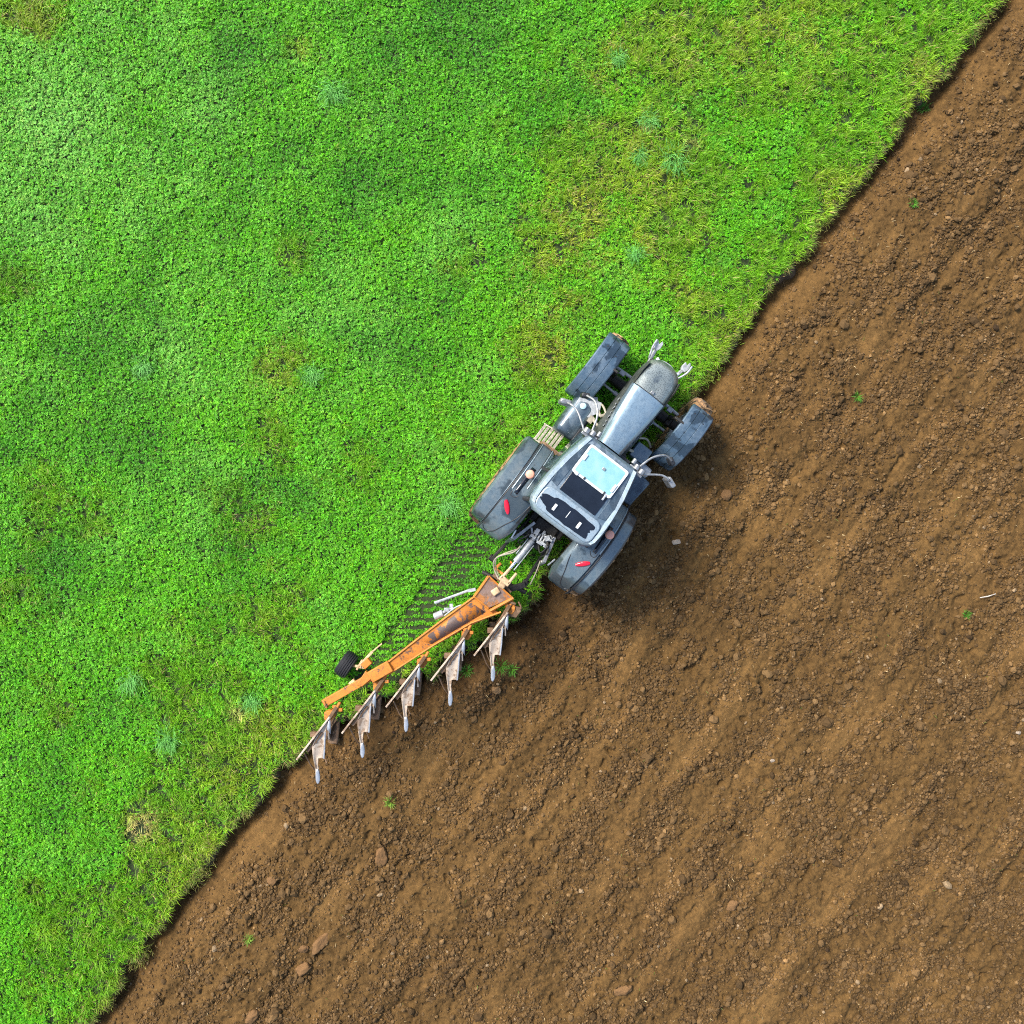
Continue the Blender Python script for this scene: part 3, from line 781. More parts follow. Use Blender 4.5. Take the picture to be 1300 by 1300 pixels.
# front fenders (curved sheets over the front tyres)
def ffender(s):
    cx, cz, yc, hw = 2.97, .76, s * FWY - (.015 if s > 0 else .035), .255
    g = []
    for i in range(15):
        a = math.radians((47 if s > 0 else 57) + (168 - (47 if s > 0 else 57)) * i / 14); row = []
        for k, (f, dr) in enumerate(((-1, -.07), (-.97, -.015), (-.9, .0), (-.35, .012), (-.30, .0), (-.25, .012), (.25, .012), (.30, 0), (.35, .012), (.9, 0), (.97, -.015), (1, -.07))):
            R = .835 + dr
            row.append((cx + R * math.cos(a), yc + f * hw, cz + R * math.sin(a)))
        g.append(row)
    bb = B(); bb.grid(g)
    o = bb.build('front_fender', M['ffender'], tractor, angle=30, solid=.014, off=0)
    c = B(); c.bar((2.97, s * .70, .9), (2.97, s * .72, 1.58), .05, .05); c.bar((2.97, s * .72, 1.58), (2.97, s * 1.0, 1.585), .05, .04)
    c.build('fender_bracket', M['dark'], o, bevel=.008)
    for a, yy in ((70, .5), (75, -.45), (110, .2)):
        aa = math.radians(a); d = B(); d.lathe([(.02, 0), (.014, .012)], (cx + .845 * math.cos(aa), yc + yy * hw, cz + .84 * math.sin(aa)), 8, 'z'); d.build('bolt', M['black'], o)
for s in (1, -1): ffender(s)

# rear fenders
def rear_fender(s):
    cz = 1.0
    def R(f): return 1.13 + (0.0 if f < .64 else -.02)
    g = []
    fs = [0, .02, .06, .12, .2, .3, .4, .5, .58, .63, .645, .66, .675, .70, .78, .86, .94, .98, 1.0]
    y0, y1 = .50, (1.385 if s > 0 else 1.33)
    for i in range(29):
        u = i / 28; row = []
        for f in fs:
            a_end = 158 - 20 * (max(0, (.22 - f) / .22) ** 2.0) - 7 * (max(0, (f - .86) / .14) ** 2) - (9 if f > .65 else 0)
            a0 = 28 if f > .3 else 28 + 44 * ((.3 - f) / .3) ** 0.7
            a = math.radians(a0 + (a_end - a0) * u)
            r = 1.14
            if f > .66: r = 1.10
            if f in (.645, .66): r = 1.085
            r -= .16 * max(0, (.12 - f) / .12) ** 2 + .10 * max(0, (f - .93) / .07) ** 2
            if u > .9: r -= .05 * ((u - .9) / .1) ** 2
            row.append((r * math.cos(a), s * (y0 + (y1 - y0) * f), cz + r * math.sin(a)))
        g.append(row)
    bb = B(); bb.grid(g)
    o = bb.build('rear_fender', M['fender'], tractor, angle=40, solid=.02, off=0)
    def sp(a, y, dr=0): a = math.radians(a); return Vector(((1.14 + dr) * math.cos(a), s * y, cz + (1.14 + dr) * math.sin(a)))
    c = B(); c.tube([sp(30 + 126 * k / 24, 1.075, -.012) for k in range(25)], .013, 6); c.build('fender_seam', M['black'], o)
    c = B(); c.tube([sp(96, .56, -.02), sp(112, .62, .012), sp(126, .72, .011), sp(140, .80, .011), sp(146, .88, .011), sp(147, .98, .011), sp(142, 1.05, .011)], .009, 6, 5)
    c.build('panel_seam', M['black'], o)
    c = B(); c.tube([sp(60, .95, .004), sp(75, .97, .004), sp(94, 1.0, .004), sp(98, .96, .004), sp(95, .86, .004), sp(80, .84, .004)], .009, 6, 4); c.build('recess_seam', M['black'], o)
    c = B(); g2 = []
    for k in range(9):
        a_ = 64 + 30 * k / 8; g2.append([sp(a_, .87 + .02 * k / 8, .017), sp(a_, .92 + .015 * k / 8, .018), sp(a_, .965, .017)])
    c.grid(g2); c.build('fender_recess', M['puddle'], o, solid=.006)
    for yy_, a1_ in ((1.03, 92), (.80, 84)):
        c = B(); c.tube([sp(29 + (a1_ - 29) * k / 14, yy_, .010) for k in range(15)], .014, 6); c.build('fender_ridge', M['silver'], o)
        c = B(); c.tube([sp(29 + (a1_ - 29) * k / 14, yy_ + .022, .008) for k in range(15)], .008, 6); c.build('fender_seam', M['black'], o)
    c = B(); c.tube([sp(29 + 127 * k / 24, 1.10, -.026) for k in range(25)], .010, 6); c.build('fender_ridge', M['paint'], o)
    # tail light, long lens laid diagonally
    p = sp(104, .99, .03); q = sp(114, .80, .03); d = (q - p); L = d.length
    c = B(); n = 10; sec = []
    for k in range(n + 1):
        u = k / n; wv = .046 * (math.sin(PI * min(1, max(0, .06 + .9 * u))) ** .45) + .004
        ctr = sp(104 + 10 * u, .99 - .19 * u, .012); dd = d.normalized(); nn = Vector((math.cos(math.radians(109)), 0, math.sin(math.radians(109)))); sd = dd.cross(nn).normalized()
        sec.append([ctr + sd * wv * math.cos(t) + nn * .03 * math.sin(t) for t in [2 * PI * j / 12 for j in range(12)]])
    c.loft(sec); c.build('tail_light', M['red'], o, angle=60)
    # round marker lamp on a stalk at the cab side
    c = B(); c.tube([(.34, s * .90, 2.0), (.36, s * .93, 2.30)], .025, 8); st_ = c.build('lamp_stalk', M['black'], o)
    c = B(); c.lathe([(0.001, .05), (.05, .048), (.075, .035), (.085, .01), (.085, -.03)], (.36, s * .93, 2.33), 20, 'z'); c.build('marker_lamp', M['salmon'], o, angle=50)
    # small chrome number lamp / grab at the inner rear corner
    c = B(); c.bar((-.62, s * .47, 1.72), (-.80, s * .44, 1.62), .03, .03); c.build('grab_handle', M['white'] if s > 0 else M['steel'], o, bevel=.006)
    # filler between fender and cab
    c = B(); c.box((.30, s * .60, 1.6), (.9, .22, .7)); c.build('fender_liner', M['black'], o, bevel=.03)
    return o
for s in (1, -1): rear_fender(s)

# cab
b = B()
b.box((.85, 0, 1.22), (1.75, 1.25, .16)); b.box((.02, 0, 1.45), (.10, 1.3, .5)); b.box((1.70, 0, 1.5), (.08, 1.0, .55))
pil = {}
for s in (1, -1):
    b.tube([(1.72, s * .56, 1.25), (1.66, s * .62, 1.9), (1.46, s * .55, 2.78)], .035, 8)
    b.tube([(.62, s * .70, 1.25), (.62, s * .80, 1.95), (.60, s * .70, 2.78)], .035, 8)
    b.tube([(-.02, s * .66, 1.25), (-.07, s * .76, 1.95), (-.0, s * .66, 2.78)], .045, 8)
cab = b.build('cab', M['black'], tractor, bevel=.01)
def pane(pts, name='window'):
    c = B(); c.add(pts, [tuple(range(len(pts)))]); return c.build(name, M['glass'], cab, solid=.008, off=0)
for s in (1, -1):
    pane([(1.69, s * .57, 1.3), (.64, s * .71, 1.3), (.64, s * .795, 1.95), (1.645, s * .615, 1.95)]); pane([(1.645, s * .615, 1.96), (.64, s * .795, 1.96), (.62, s * .70, 2.72), (1.48, s * .55, 2.72)])
    pane([(.60, s * .795, 1.95), (-.04, s * .755, 1.95), (.0, s * .66, 2.72), (.58, s * .70, 2.72)]); pane([(.60, s * .71, 1.3), (-.0, s * .665, 1.3), (-.04, s * .755, 1.94), (.60, s * .795, 1.94)])
pane([(-.09, -.74, 1.75), (-.09, .74, 1.75), (-.03, .64, 2.70), (-.03, -.64, 2.70)], 'rear_window')
pane([(1.70, -.55, 1.75), (1.68, .55, 1.75), (1.49, .53, 2.72), (1.49, -.53, 2.72)], 'windscreen')
b = B(); b.box((.55, 0, 1.55), (.5, .5, .16)); b.box((.33, 0, 1.95), (.14, .48, .75), Matrix.Rotation(-.12, 3, 'Y')); b.build('driver_seat', M['seat'], cab, bevel=.05, seg=3)
b = B(); b.lathe([(.19 + .017 * math.cos(t), .017 * math.sin(t)) for t in [2 * PI * k / 8 for k in range(8)]], (1.22, 0, 1.98), 28, 'z', closed=True); b.tube([(1.22, 0, 1.97), (1.45, 0, 1.5)], .03, 8); b.bar((1.22, -.18, 1.98), (1.22, .18, 1.98), .03, .02)
b.build('steering_wheel', M['black'], cab)

# roof
def rw(x):
    w = float(np.interp(x, [-.12, -.06, .05, .25, .6, 1.0, 1.4, 1.55], [.60, .68, .735, .75, .735, .685, .60, .565]))
    return w
def roof_sec(x, w, top, bot):
    h = [(0, top), (w * .5, top - .003), (w * .8, top - .012), (w * .93, top - .04), (w * .99, top - .09), (w, top - .14), (w * .97, bot)]
    return [(x, a, z) for a, z in reversed(h[1:])] + [(x, -a, z) for a, z in h]
xs = [-.14, -.13, -.10, -.05, .05, .25, .5, .75, 1.0, 1.25, 1.42, 1.50, 1.545, 1.56]
secs = []
for x in xs:
    e = max(0, (-.05 - x) / .09); e2 = max(0, (x - 1.48) / .08)
    top = 2.955 - .13 * e ** 2 - .11 * e2 ** 2; w = rw(x) * (1 - .05 * e ** 2 - .03 * e2 ** 2)
    secs.append(roof_sec(x, w, top, 2.71))
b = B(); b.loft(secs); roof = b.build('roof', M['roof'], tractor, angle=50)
for s in (1, -1):                                              # pale side rails
    secs = []
    for k in range(22):
        x = -.02 + 1.53 * k / 21; y = s * (rw(x) - .075); w = .042 + .012 * math.sin(PI * k / 21)
        secs.append([(x, y - w, 2.925), (x, y - w * .7, 2.967), (x, y + w * .7, 2.955), (x, y + w * 1.15, 2.90)])
    b = B(); b.loft(secs); b.build('side_rail', M['silver'], roof, angle=50)
b = B()                                                        # pale rear lip
secs = []
for k in range(17):
    a = -1 + 2 * k / 16; y = .66 * a; x = -.115 + .10 * abs(a) ** 6
    secs.append([(x - .03, y, 2.86), (x - .01, y, 2.925), (x + .05, y, 2.965), (x + .05, y, 2.90)])
b.loft(secs); b.build('rear_lip', M['silver'], roof, angle=50)
def rrect(x0, x1, y0, y1, r, n=5):
    o = []
    for cx, cy, a0 in ((x1 - r, y1 - r, 0), (x0 + r, y1 - r, 90), (x0 + r, y0 + r, 180), (x1 - r, y0 + r, 270)):
        for k in range(n + 1):
            a = math.radians(a0 + 90 * k / n); o.append((cx + r * math.cos(a), cy + r * math.sin(a)))
    return o
b = B(); b.prism(rrect(-.06, .40, -.62, .62, .14), 2.93, 2.985); lobe = b.build('rear_roof_panel', M['silver'], roof, bevel=.02, seg=3)
def puddle(cx, cy, rx, ry, seed, n=64, amp=.13, sq=3.0):
    o = []
    for k in range(n):
        a = 2 * PI * k / n
        f = 1 + amp * (.45 * math.sin(3 * a + seed) + .4 * math.sin(5 * a + 2 * seed) + .3 * math.sin(9 * a + seed * 3) + .18 * math.sin(17 * a + seed))
        c, si = math.cos(a), math.sin(a); q = (abs(c) ** sq + abs(si) ** sq) ** (-1 / sq)
        o.append((cx + rx * f * c * q, cy + ry * f * si * q))
    return o
b = B(); b.prism(puddle(.15, 0, .165, .54, 3.3), 2.984, 2.989); b.build('rain_puddle', M['puddle'], roof)
b = B(); b.prism(rrect(.44, .83, -.40, .40, .02), 2.93, 2.966); b.build('dark_roof_panel', M['puddle'], roof, bevel=.006)
for s in (1, -1):
    b = B(); pts = [(.45, s * .46), (.48, s * .60), (.75, s * .625), (1.1, s * .55), (1.38, s * .475), (1.42, s * .44), (1.2, s * .44)]
    b.prism(pts, 2.94, 2.961); b.build('side_roof_panel', M['paint'], roof, bevel=.004)
    b = B(); b.box((.13, s * .27, 3.0), (.13, .055, .035)); b.build('roof_latch', M['white'], roof, bevel=.01)
b = B(); b.box((.17, .0, 2.992), (.14, .012, .012)); b.build('roof_strip', M['white'], roof)
# hatch: frame, tinted pane, hinges
b = B(); outer = rrect(.83, 1.43, -.43, .43, .05); inner = rrect(.875, 1.385, -.385, .385, .03)
n = len(outer)
vs = [(x, y, 2.975) for x, y in outer] + [(x, y, 3.005) for x, y in outer] + [(x, y, 3.005) for x, y in inner] + [(x, y, 2.975) for x, y in inner]
fs = []
for i in range(n):
    j = (i + 1) % n
    for a in range(4): fs.append((a * n + i, a * n + j, ((a + 1) % 4) * n + j, ((a + 1) % 4) * n + i))
b.add(vs, fs); b.prism(rrect(.86, 1.40, -.40, .40, .03), 2.93, 2.974)
frame = b.build('roof_hatch', M['white'], roof, bevel=.004)
b = B(); b.prism(rrect(.872, 1.388, -.388, .388, .03), 2.978, 3.002); b.build('hatch_pane', M['hatch'], frame) if False else b.build('hatch_pane', M['hatch'], roof)
for x, y, dx, dy, m in ((1.17, .37, .12, .045, 'white'), (1.03, -.37, .16, .05, 'white'), (.86, .16, .05, .03, 'black'), (.86, -.28, .06, .03, 'black'), (1.20, -.02, .05, .06, 'steel'), (.845, .32, .06, .06, 'white'), (.80, -.33, .12, .035, 'lightgrey')):
    c = B(); c.box((x, y, 3.014), (dx, dy, .026)); c.build('hatch_hinge', M[m], roof, bevel=.007)
# front corner lamps and mirrors
for s in (1, -1):
    b = B()
    for x, y, r in ((1.60, .50, .055), (1.58, .62, .06), (1.66, .40, .04)):
        b.tube([(x - .05, s * y, 2.82), (x + .05, s * y, 2.81)], r, 12)
    b.box((1.54, s * .53, 2.78), (.10, .3, .06))
    o = b.build('work_lamp', M['steel'], roof, bevel=.008)
    b = B(); b.tube([(1.50, s * .60, 2.78), (1.62, s * .74, 2.76), (1.78, s * .98, 2.70), (1.80, s * 1.16, 2.62), (1.78, s * 1.18, 2.3)], .020, 8, 5)
    arm = b.build('mirror_arm', M['steel'], tractor)
    b = B(); b.box((1.80, s * 1.22, 2.36), (.10, .22, .42), Matrix.Rotation(s * .35, 3, 'Z')); b.build('wing_mirror', M['steel'], arm, bevel=.035, seg=3)
    b = B(); b.tube([(1.55, s * .52, 2.80), (1.90, s * .62, 2.78), (2.10, s * .80, 2.70), (2.12, s * .98, 2.55)], .020, 8, 5)
    arm = b.build('mirror_arm', M['steel'], tractor)
    b = B(); b.box((2.12, s * 1.0, 2.40), (.09, .16, .26), Matrix.Rotation(s * .5, 3, 'Z')); b.build('front_mirror', M['black'], arm, bevel=.03, seg=3)

# left side: fuel tank, steps
b = B(); sec = []
for x, f in ((1.42, .8), (1.46, .95), (1.55, 1), (2.1, 1), (2.2, .95), (2.24, .8)):
    sec.append([(x, .80 + f * .27 * math.copysign(abs(math.cos(t)) ** .6, math.cos(t)), .86 + f * .36 * math.copysign(abs(math.sin(t)) ** .6, math.sin(t))) for t in [2 * PI * k / 20 for k in range(20)]])
b.loft(sec); tank = b.build('fuel_tank', M['paint'], tractor, angle=60)
b = B(); b.prism([(1.98, .62), (2.02, .98), (2.2, 1.0), (2.42, .72), (2.36, .66), (2.38, .58), (2.2, .5)], 1.17, 1.20); b.build('tank_cover', M['lightgrey'], tank, bevel=.006)
b = B(); b.lathe([(.062, 0), (.062, .05), (.04, .065), (0.001, .068)], (2.10, .84, 1.20), 18, 'z'); b.build('tank_cap', M['cyancap'], tank)
b = B(); b.tube([(2.2, .55, 1.25), (2.15, .45, 1.3), (2.3, .35, 1.25)], .035, 8, 4); b.build('tank_pipe', M['greyhose'], tank)
b = B()
for z, y in ((.95, .83), (.72, .98), (.48, 1.13)):
    for k in range(2): b.box((1.25 + .0, y - .04 + .08 * k, z), (.36, .06, .03))
    b.box((1.06, y, z - .02), (.03, .17, .07)); b.box((1.44, y, z - .02), (.03, .17, .07))
for x in (1.06, 1.44): b.bar((x, .76, 1.0), (x, 1.18, .42), .03, .05)
b.build('cab_steps', M['tread'], tractor, bevel=.006)
b = B(); b.tube([(1.0, .66, 1.55), (1.02, 1.02, 1.45), (1.03, 1.06, 1.2)], .035, 8, 4); b.bar((1.02, .62, 1.5), (1.02, 1.05, 1.42), .10, .06); b.build('step_handrail', M['rusty'], tractor)
# right side: chequered toolbox platform and filter canister
b = B(); b.prism([(1.06, -.62), (1.74, -.62), (1.78, -.80), (1.72, -1.18), (1.12, -1.12)], .62, 1.02); b.build('side_platform', M['plate'], tractor, bevel=.025)
b = B(); b.tube([(1.86, -.62, 1.1), (1.84, -1.02, 1.05)], .11, 16); b.build('filter_canister', M['lightgrey'], tractor, bevel=.015)
b = B(); b.box((2.05, -.62, 1.05), (.34, .36, .5)); b.build('battery_box', M['paint'], tractor, bevel=.03)
b = B(); b.tube([(1.74, -.64, .5), (1.74, -1.2, .45), (1.1, -1.2, .45)], .03, 8); b.build('lower_step', M['dark'], tractor)

# rear hitch
b = B(); b.box((-.35, 0, 1.1), (.45, .5, .55)); b.box((-.50, .1, .75), (.3, .35, .4)); b.box((-.62, -.02, 1.18), (.16, .26, .2))
b.build('hitch_block', M['dark'], tractor, bevel=.03)
for s in (1, -1):
    b = B(); b.bar((-.25, s * .30, .72), (-1.42, s * .42, .62), .06, .12); b.tube([(-1.38, s * .36, .62), (-1.38, s * .48, .62)], .07, 12); b.build('lower_link', M['dark'], tractor, bevel=.012)
    b = B(); b.bar((-.28, s * .24, 1.42), (-.80, s * .38, 1.36), .07, .10); b.tube([(-.78, s * .38, 1.36), (-.95, s * .40, .70)], .03, 8); b.tube([(-.80, s * .38, 1.25), (-.88, s * .39, .95)], .05, 8)
    b.build('lift_arm', M['steel'], tractor, bevel=.012)
b = B()
hr = random.Random(5)
for k in range(16):
    c0 = (-.42 + hr.uniform(-.16, .12), hr.uniform(-.22, .22), 1.42 + hr.uniform(-.05, .1)); b.box(c0, (hr.uniform(.04, .13), hr.uniform(.03, .10), hr.uniform(.03, .10)), Matrix.Rotation(hr.uniform(0, 3), 3, 'Z'))
for k in range(5): b.tube([(-.40, -.10 + .06 * k, 1.46), (-.55, -.12 + .06 * k, 1.47)], .022, 8)
b.build('hydraulic_valve', M['lightgrey'], tractor, bevel=.006)
b = B(); b.tube([(-.50, .06, 1.36), (-.62, .065, 1.36)], .05, 12); b.tube([(-.60, .06, 1.36), (-1.13, .075, 1.38)], .062, 16); b.tube([(-.66, -.02, 1.37), (-1.28, .0, 1.39)], .014, 6)
b.tube([(-.62, .15, 1.38), (-1.0, .16, 1.39)], .014, 6); tl = b.build('top_link', M['lightgrey'], tractor, bevel=.008)
b = B(); b.tube([(-1.12, .075, 1.38), (-1.45, .09, 1.385)], .034, 12); b.build('piston_rod', M['chrome'], tl)
b = B()
b.tube([(-.45, .16, 1.45), (-.6, .22, 1.52), (-.75, .28, 1.40), (-.8, .22, 1.3), (-.7, .18, 1.32)], .014, 6, 6)
b.tube([(-.45, -.2, 1.45), (-.6, -.3, 1.5), (-.72, -.3, 1.3), (-.8, -.28, .9)], .016, 6, 6); b.tube([(-.4, -.14, 1.5), (-.55, -.22, 1.55), (-.7, -.2, 1.4), (-.6, -.1, 1.3)], .014, 6, 6)
b.build('hydraulic_hose', M['hose'], tractor)

# ------------------------------------------------------------------ plough (world frame, measured along its beam)
plough = empty('plough', P(610, 770, 0.0)); tag(plough, 'orange five furrow reversible plough coupled behind the graphite tractor', 'plough')
PO = plough.location
def W(px, py, z): return P(px, py, z) - PO
ZB = 1.02
def beam_sec(a, b_, z1, z0):
    """section across the beam between photo points a (upper edge) and b_ (lower edge)"""
    p, q = W(*a, z1), W(*b_, z1 - .03); return [p, q, Vector((q.x, q.y, z0)), Vector((p.x, p.y, z0))]
# main beam, tapering from the headstock
b = B(); b.loft([beam_sec((602.0, 757.5), (634, 778), ZB, .62), beam_sec((566, 784), (597, 794.5), ZB, .68), beam_sec((530, 811.5), (549, 822), ZB, .74), beam_sec((482, 848.5), (493, 857), ZB, .80)])
b.build('main_beam', M['orange'], plough, bevel=.012)
b = B()                                                        # worn top plate strip standing proud of the beam
b.add([W(598, 765, ZB + .001), W(616, 777, ZB - .012), W(548, 817.5, ZB - .014), W(534, 813.5, ZB)], [(0, 1, 2, 3)])
b.build('wear_strip', M['orange_worn'], plough, solid=.012, off=1)
b = B(); b.tube([W(603, 757, ZB + .01), W(566, 784, ZB + .01), W(530, 811.3, ZB + .01), W(483, 848.3, ZB + .01)], .022, 6); b.tube([W(636, 777, ZB + .0), W(598, 791, ZB - .01), W(549, 820, ZB - .01), W(494, 855.5, ZB - .01)], .020, 6)
b.build('beam_flange', M['orange_clean'], plough)
b = B(); b.bar(W(484, 851.5, ZB - .05), W(411, 893, ZB - .05), .155, .16); b.bar(W(411.5, 889, ZB - .04), W(416, 898, ZB - .04), .05, .2)
b.bar(W(496, 845, ZB + .01), W(470, 860, ZB + .01), .235, .12)
b.build('rear_beam', M['orange'], plough, bevel=.014)
# headstock: trapezoid plate with raised rims
b = B(); hp = [W(620.5, 731.5, 1.12), W(650.5, 759, 1.05), W(620, 772.5, 1.05), W(602, 757.5, 1.08)]
b.loft([[p for p in hp], [Vector((p.x, p.y, .55)) for p in hp]]); head = b.build('headstock', M['headplate'], plough, bevel=.015)
b = B(); b.tube([hp[0], hp[3]], .03, 6); b.tube([hp[3], hp[2]], .022, 6); b.tube([hp[0] + Vector((0, 0, -.01)), hp[1]], .02, 6); b.tube([hp[1] + Vector((.02, 0, 0)), W(622, 775.5, 1.05)], .035, 6); b.build('headstock_rim', M['orange_clean'], head)
b = B(); b.box(W(629, 751, 1.10), (.16, .13, .05), Matrix.Rotation(.6, 3, 'Z')); b.build('bolt_cap', M['tan'], head, bevel=.02)
b = B(); b.loft([[W(628, 727, 1.06), W(650, 751, 1.0), W(648, 753, 1.0), W(625, 731, 1.06)], [W(628, 727, .5), W(650, 751, .5), W(648, 753, .5), W(625, 731, .5)]]); b.build('headstock_plate', M['rusty'], head, bevel=.01)
# clevis fork for the top link
b = B()
d = (W(652, 724, 1.28) - W(640, 738, 1.28)).normalized(); sd = Vector((d.y, -d.x, 0))
o0 = W(641, 737, 1.26)
for k in (-1, 1): b.bar(o0 + sd * .085 * k - d * .02, o0 + sd * .08 * k + d * .26, .055, .15)
b.bar(o0 + d * .0 - sd * .12, o0 + d * .0 + sd * .12, .12, .15); b.bar(o0 + Vector((0, 0, -.08)), W(636, 745, 1.05), .14, .1)
b.build('clevis_fork', M['tan'], head, bevel=.02)
b = B(); b.bar(W(628, 722, 1.0), W(636, 715, 1.0), .05, .06); b.bar(W(628, 721, 1.0), W(640, 730, 1.02), .05, .05); b.build('hose_bracket', M['orange_clean'], head); b = B(); b.tube([W(646, 722, 1.2), W(650, 716, 1.22), W(648, 713, 1.2)], .02, 6, 3); b.build('hose_hook', M['orange_clean'], head)
b = B(); b.bar(W(632, 752, .62), W(667, 742, .62), .12, .12); b.tube([W(612, 726, .62), W(668, 752, .62)], .045, 10)
b.build('cross_shaft', M['dark'], plough, bevel=.01)
b = B(); b.prism([tuple(W(650, 762, 0).xy), tuple(W(660, 765, 0).xy), tuple(W(661, 770, 0).xy), tuple(W(655, 778, 0).xy), tuple(W(645, 776, 0).xy)], .80, .96); b.tube([W(658, 764, .95), W(661.5, 771, .95), W(659, 777, .9)], .022, 6, 3); b.tube([W(646, 764, 1.0), W(655, 767, 1.0)], .03, 8)
b.build('turnover_joint', M['rusty'], plough, bevel=.02)
# hydraulic hoses looping from the tractor
b = B()
b.tube([W(661, 693, 1.35), W(652, 701, 1.4), W(634, 706, 1.38), W(627, 713, 1.25), W(628, 724, 1.12), W(633, 735, 1.13)], .016, 6, 6)
b.tube([W(660, 696, 1.3), W(640, 703, 1.28), W(630, 709, 1.2), W(630, 722, 1.1), W(636, 737, 1.08)], .014, 6, 6)
b.tube([W(686, 712, 1.2), W(680, 728, 1.1), W(673, 742, .9)], .012, 6, 4)
b.build('hydraulic_hose', M['greyhose'], plough)
# parking leg rod and turnover ram on the grass side
b = B(); b.tube([W(552, 765.5, .85), W(560, 762.5, .87), W(597, 749, .95)], [.035, .028, .028], 8); b.bar(W(594, 750, .95), W(604, 748, .96), .06, .06); b.build('parking_stand', M['lightgrey'], plough)
b = B(); b.tube([W(552, 783, .85), W(563, 778, .9)], .075, 14); b.tube([W(562, 778, .9), W(576, 771, .95)], .035, 8); b.box(W(567, 774, .95), (.10, .08, .07)); b.box(W(573, 769, .95), (.07, .08, .06))
b.tube([W(564, 782, .95), W(577, 772, 1.0), W(586, 768, 1.0)], .02, 6, 3)
b.build('turnover_ram', M['lightgrey'], plough, bevel=.01)

# depth wheel
dw = W(440, 843.5, .30); ax = Vector((ET.x, ET.y, 0)); wheel_yaw = math.radians(56)
def lathe_y(prof, n):                                           # lathe about local y turned so that it rolls along the travel direction
    bb = B(); bb.lathe(prof, (0, 0, 0), n); R_ = Matrix.Rotation(wheel_yaw, 3, 'Z'); bb.v = [tuple(R_ @ Vector(p) + dw) for p in bb.v]; return bb
rimo = lathe_y([(.16, -.08), (.13, -.06), (.05, -.05), (.05, .05), (.13, .06), (.16, .08)], 28).build('depth_wheel', M['lightgrey'], plough)
prof = [(.15, -.10), (.20, -.13), (.245, -.125)]
for k in range(6):
    y = -.105 + .042 * k; k_ = -1.9 * y * y; prof += [(.284 + k_, y - .014), (.287 + k_, y + .010), (.270 + k_, y + .014), (.270 + k_, y + .024)]
prof += [(.245, .135), (.20, .14), (.15, .10)]
lathe_y(prof, 44).build('tyre', M['smalltyre'], rimo, angle=25)
b = B(); b.bar(dw, W(455, 846, .5), .05, .05); b.bar(W(455, 846, .5), W(463, 847, .9), .06, .06)
b.bar(W(485, 817, .85), W(472, 828, .9), .03, .03); b.bar(W(473, 827, .9), W(457, 845, .95), .055, .05); b.bar(W(460, 838, .95), W(453, 850, .8), .04, .04); b.prism([tuple(W(458, 852, 0).xy), tuple(W(462, 856, 0).xy), tuple(W(455, 861, 0).xy), tuple(W(452, 857, 0).xy)], .85, .96)
b.build('wheel_arm', M['tan'], plough, bevel=.008)
b = B(); b.bar(W(461, 846, .95), W(470, 838, .97), .14, .12); b.prism([tuple(W(463, 858, 0).xy), tuple(W(474, 841, 0).xy), tuple(W(483, 849, 0).xy), tuple(W(470, 860, 0).xy)], .92, 1.08)
b.build('wheel_clamp', M['orange_clean'], plough, bevel=.012)

# plough bodies: raised set above, working set mirrored below in the soil
def body_geo(kind):
    """(s, t, z) pieces of one body relative to its share point; s along travel, t to the right"""
    def z_face(s, t): return -0.02 - .36 * max(0, t - .02) ** 1.15 - .08 * (-s) - .10 * max(0, -s - .7)
    if kind == 'mouldboard':
        left = [(-.02, .0), (-.12, .005), (-.25, .01), (-.40, .01), (-.50, .015), (-.66, .06), (-.76, .13), (-.84, .20), (-.95, .30), (-1.05, .385), (-1.13, .44), (-1.19, .50)]
        right = [(-.03, .02), (-.16, .06), (-.28, .10), (-.40, .17), (-.54, .26), (-.74, .375), (-.745, .36), (-.80, .29), (-.93, .36), (-1.03, .46), (-1.12, .53), (-1.18, .545)]
        g = []
        for (a, b_) in zip(left, right):
            row = []
            for k in range(6):
                u = k / 5; s = a[0] + (b_[0] - a[0]) * u; t = a[1] + (b_[1] - a[1]) * u
                row.append((s, t, z_face(s, t) - .03 * math.sin(PI * u)))
            g.append(row)
        return g
def place(p, tip, up): return tip + ES * p[0] + ET * p[1] + Vector((0, 0, p[2] * (1 if up else -1)))
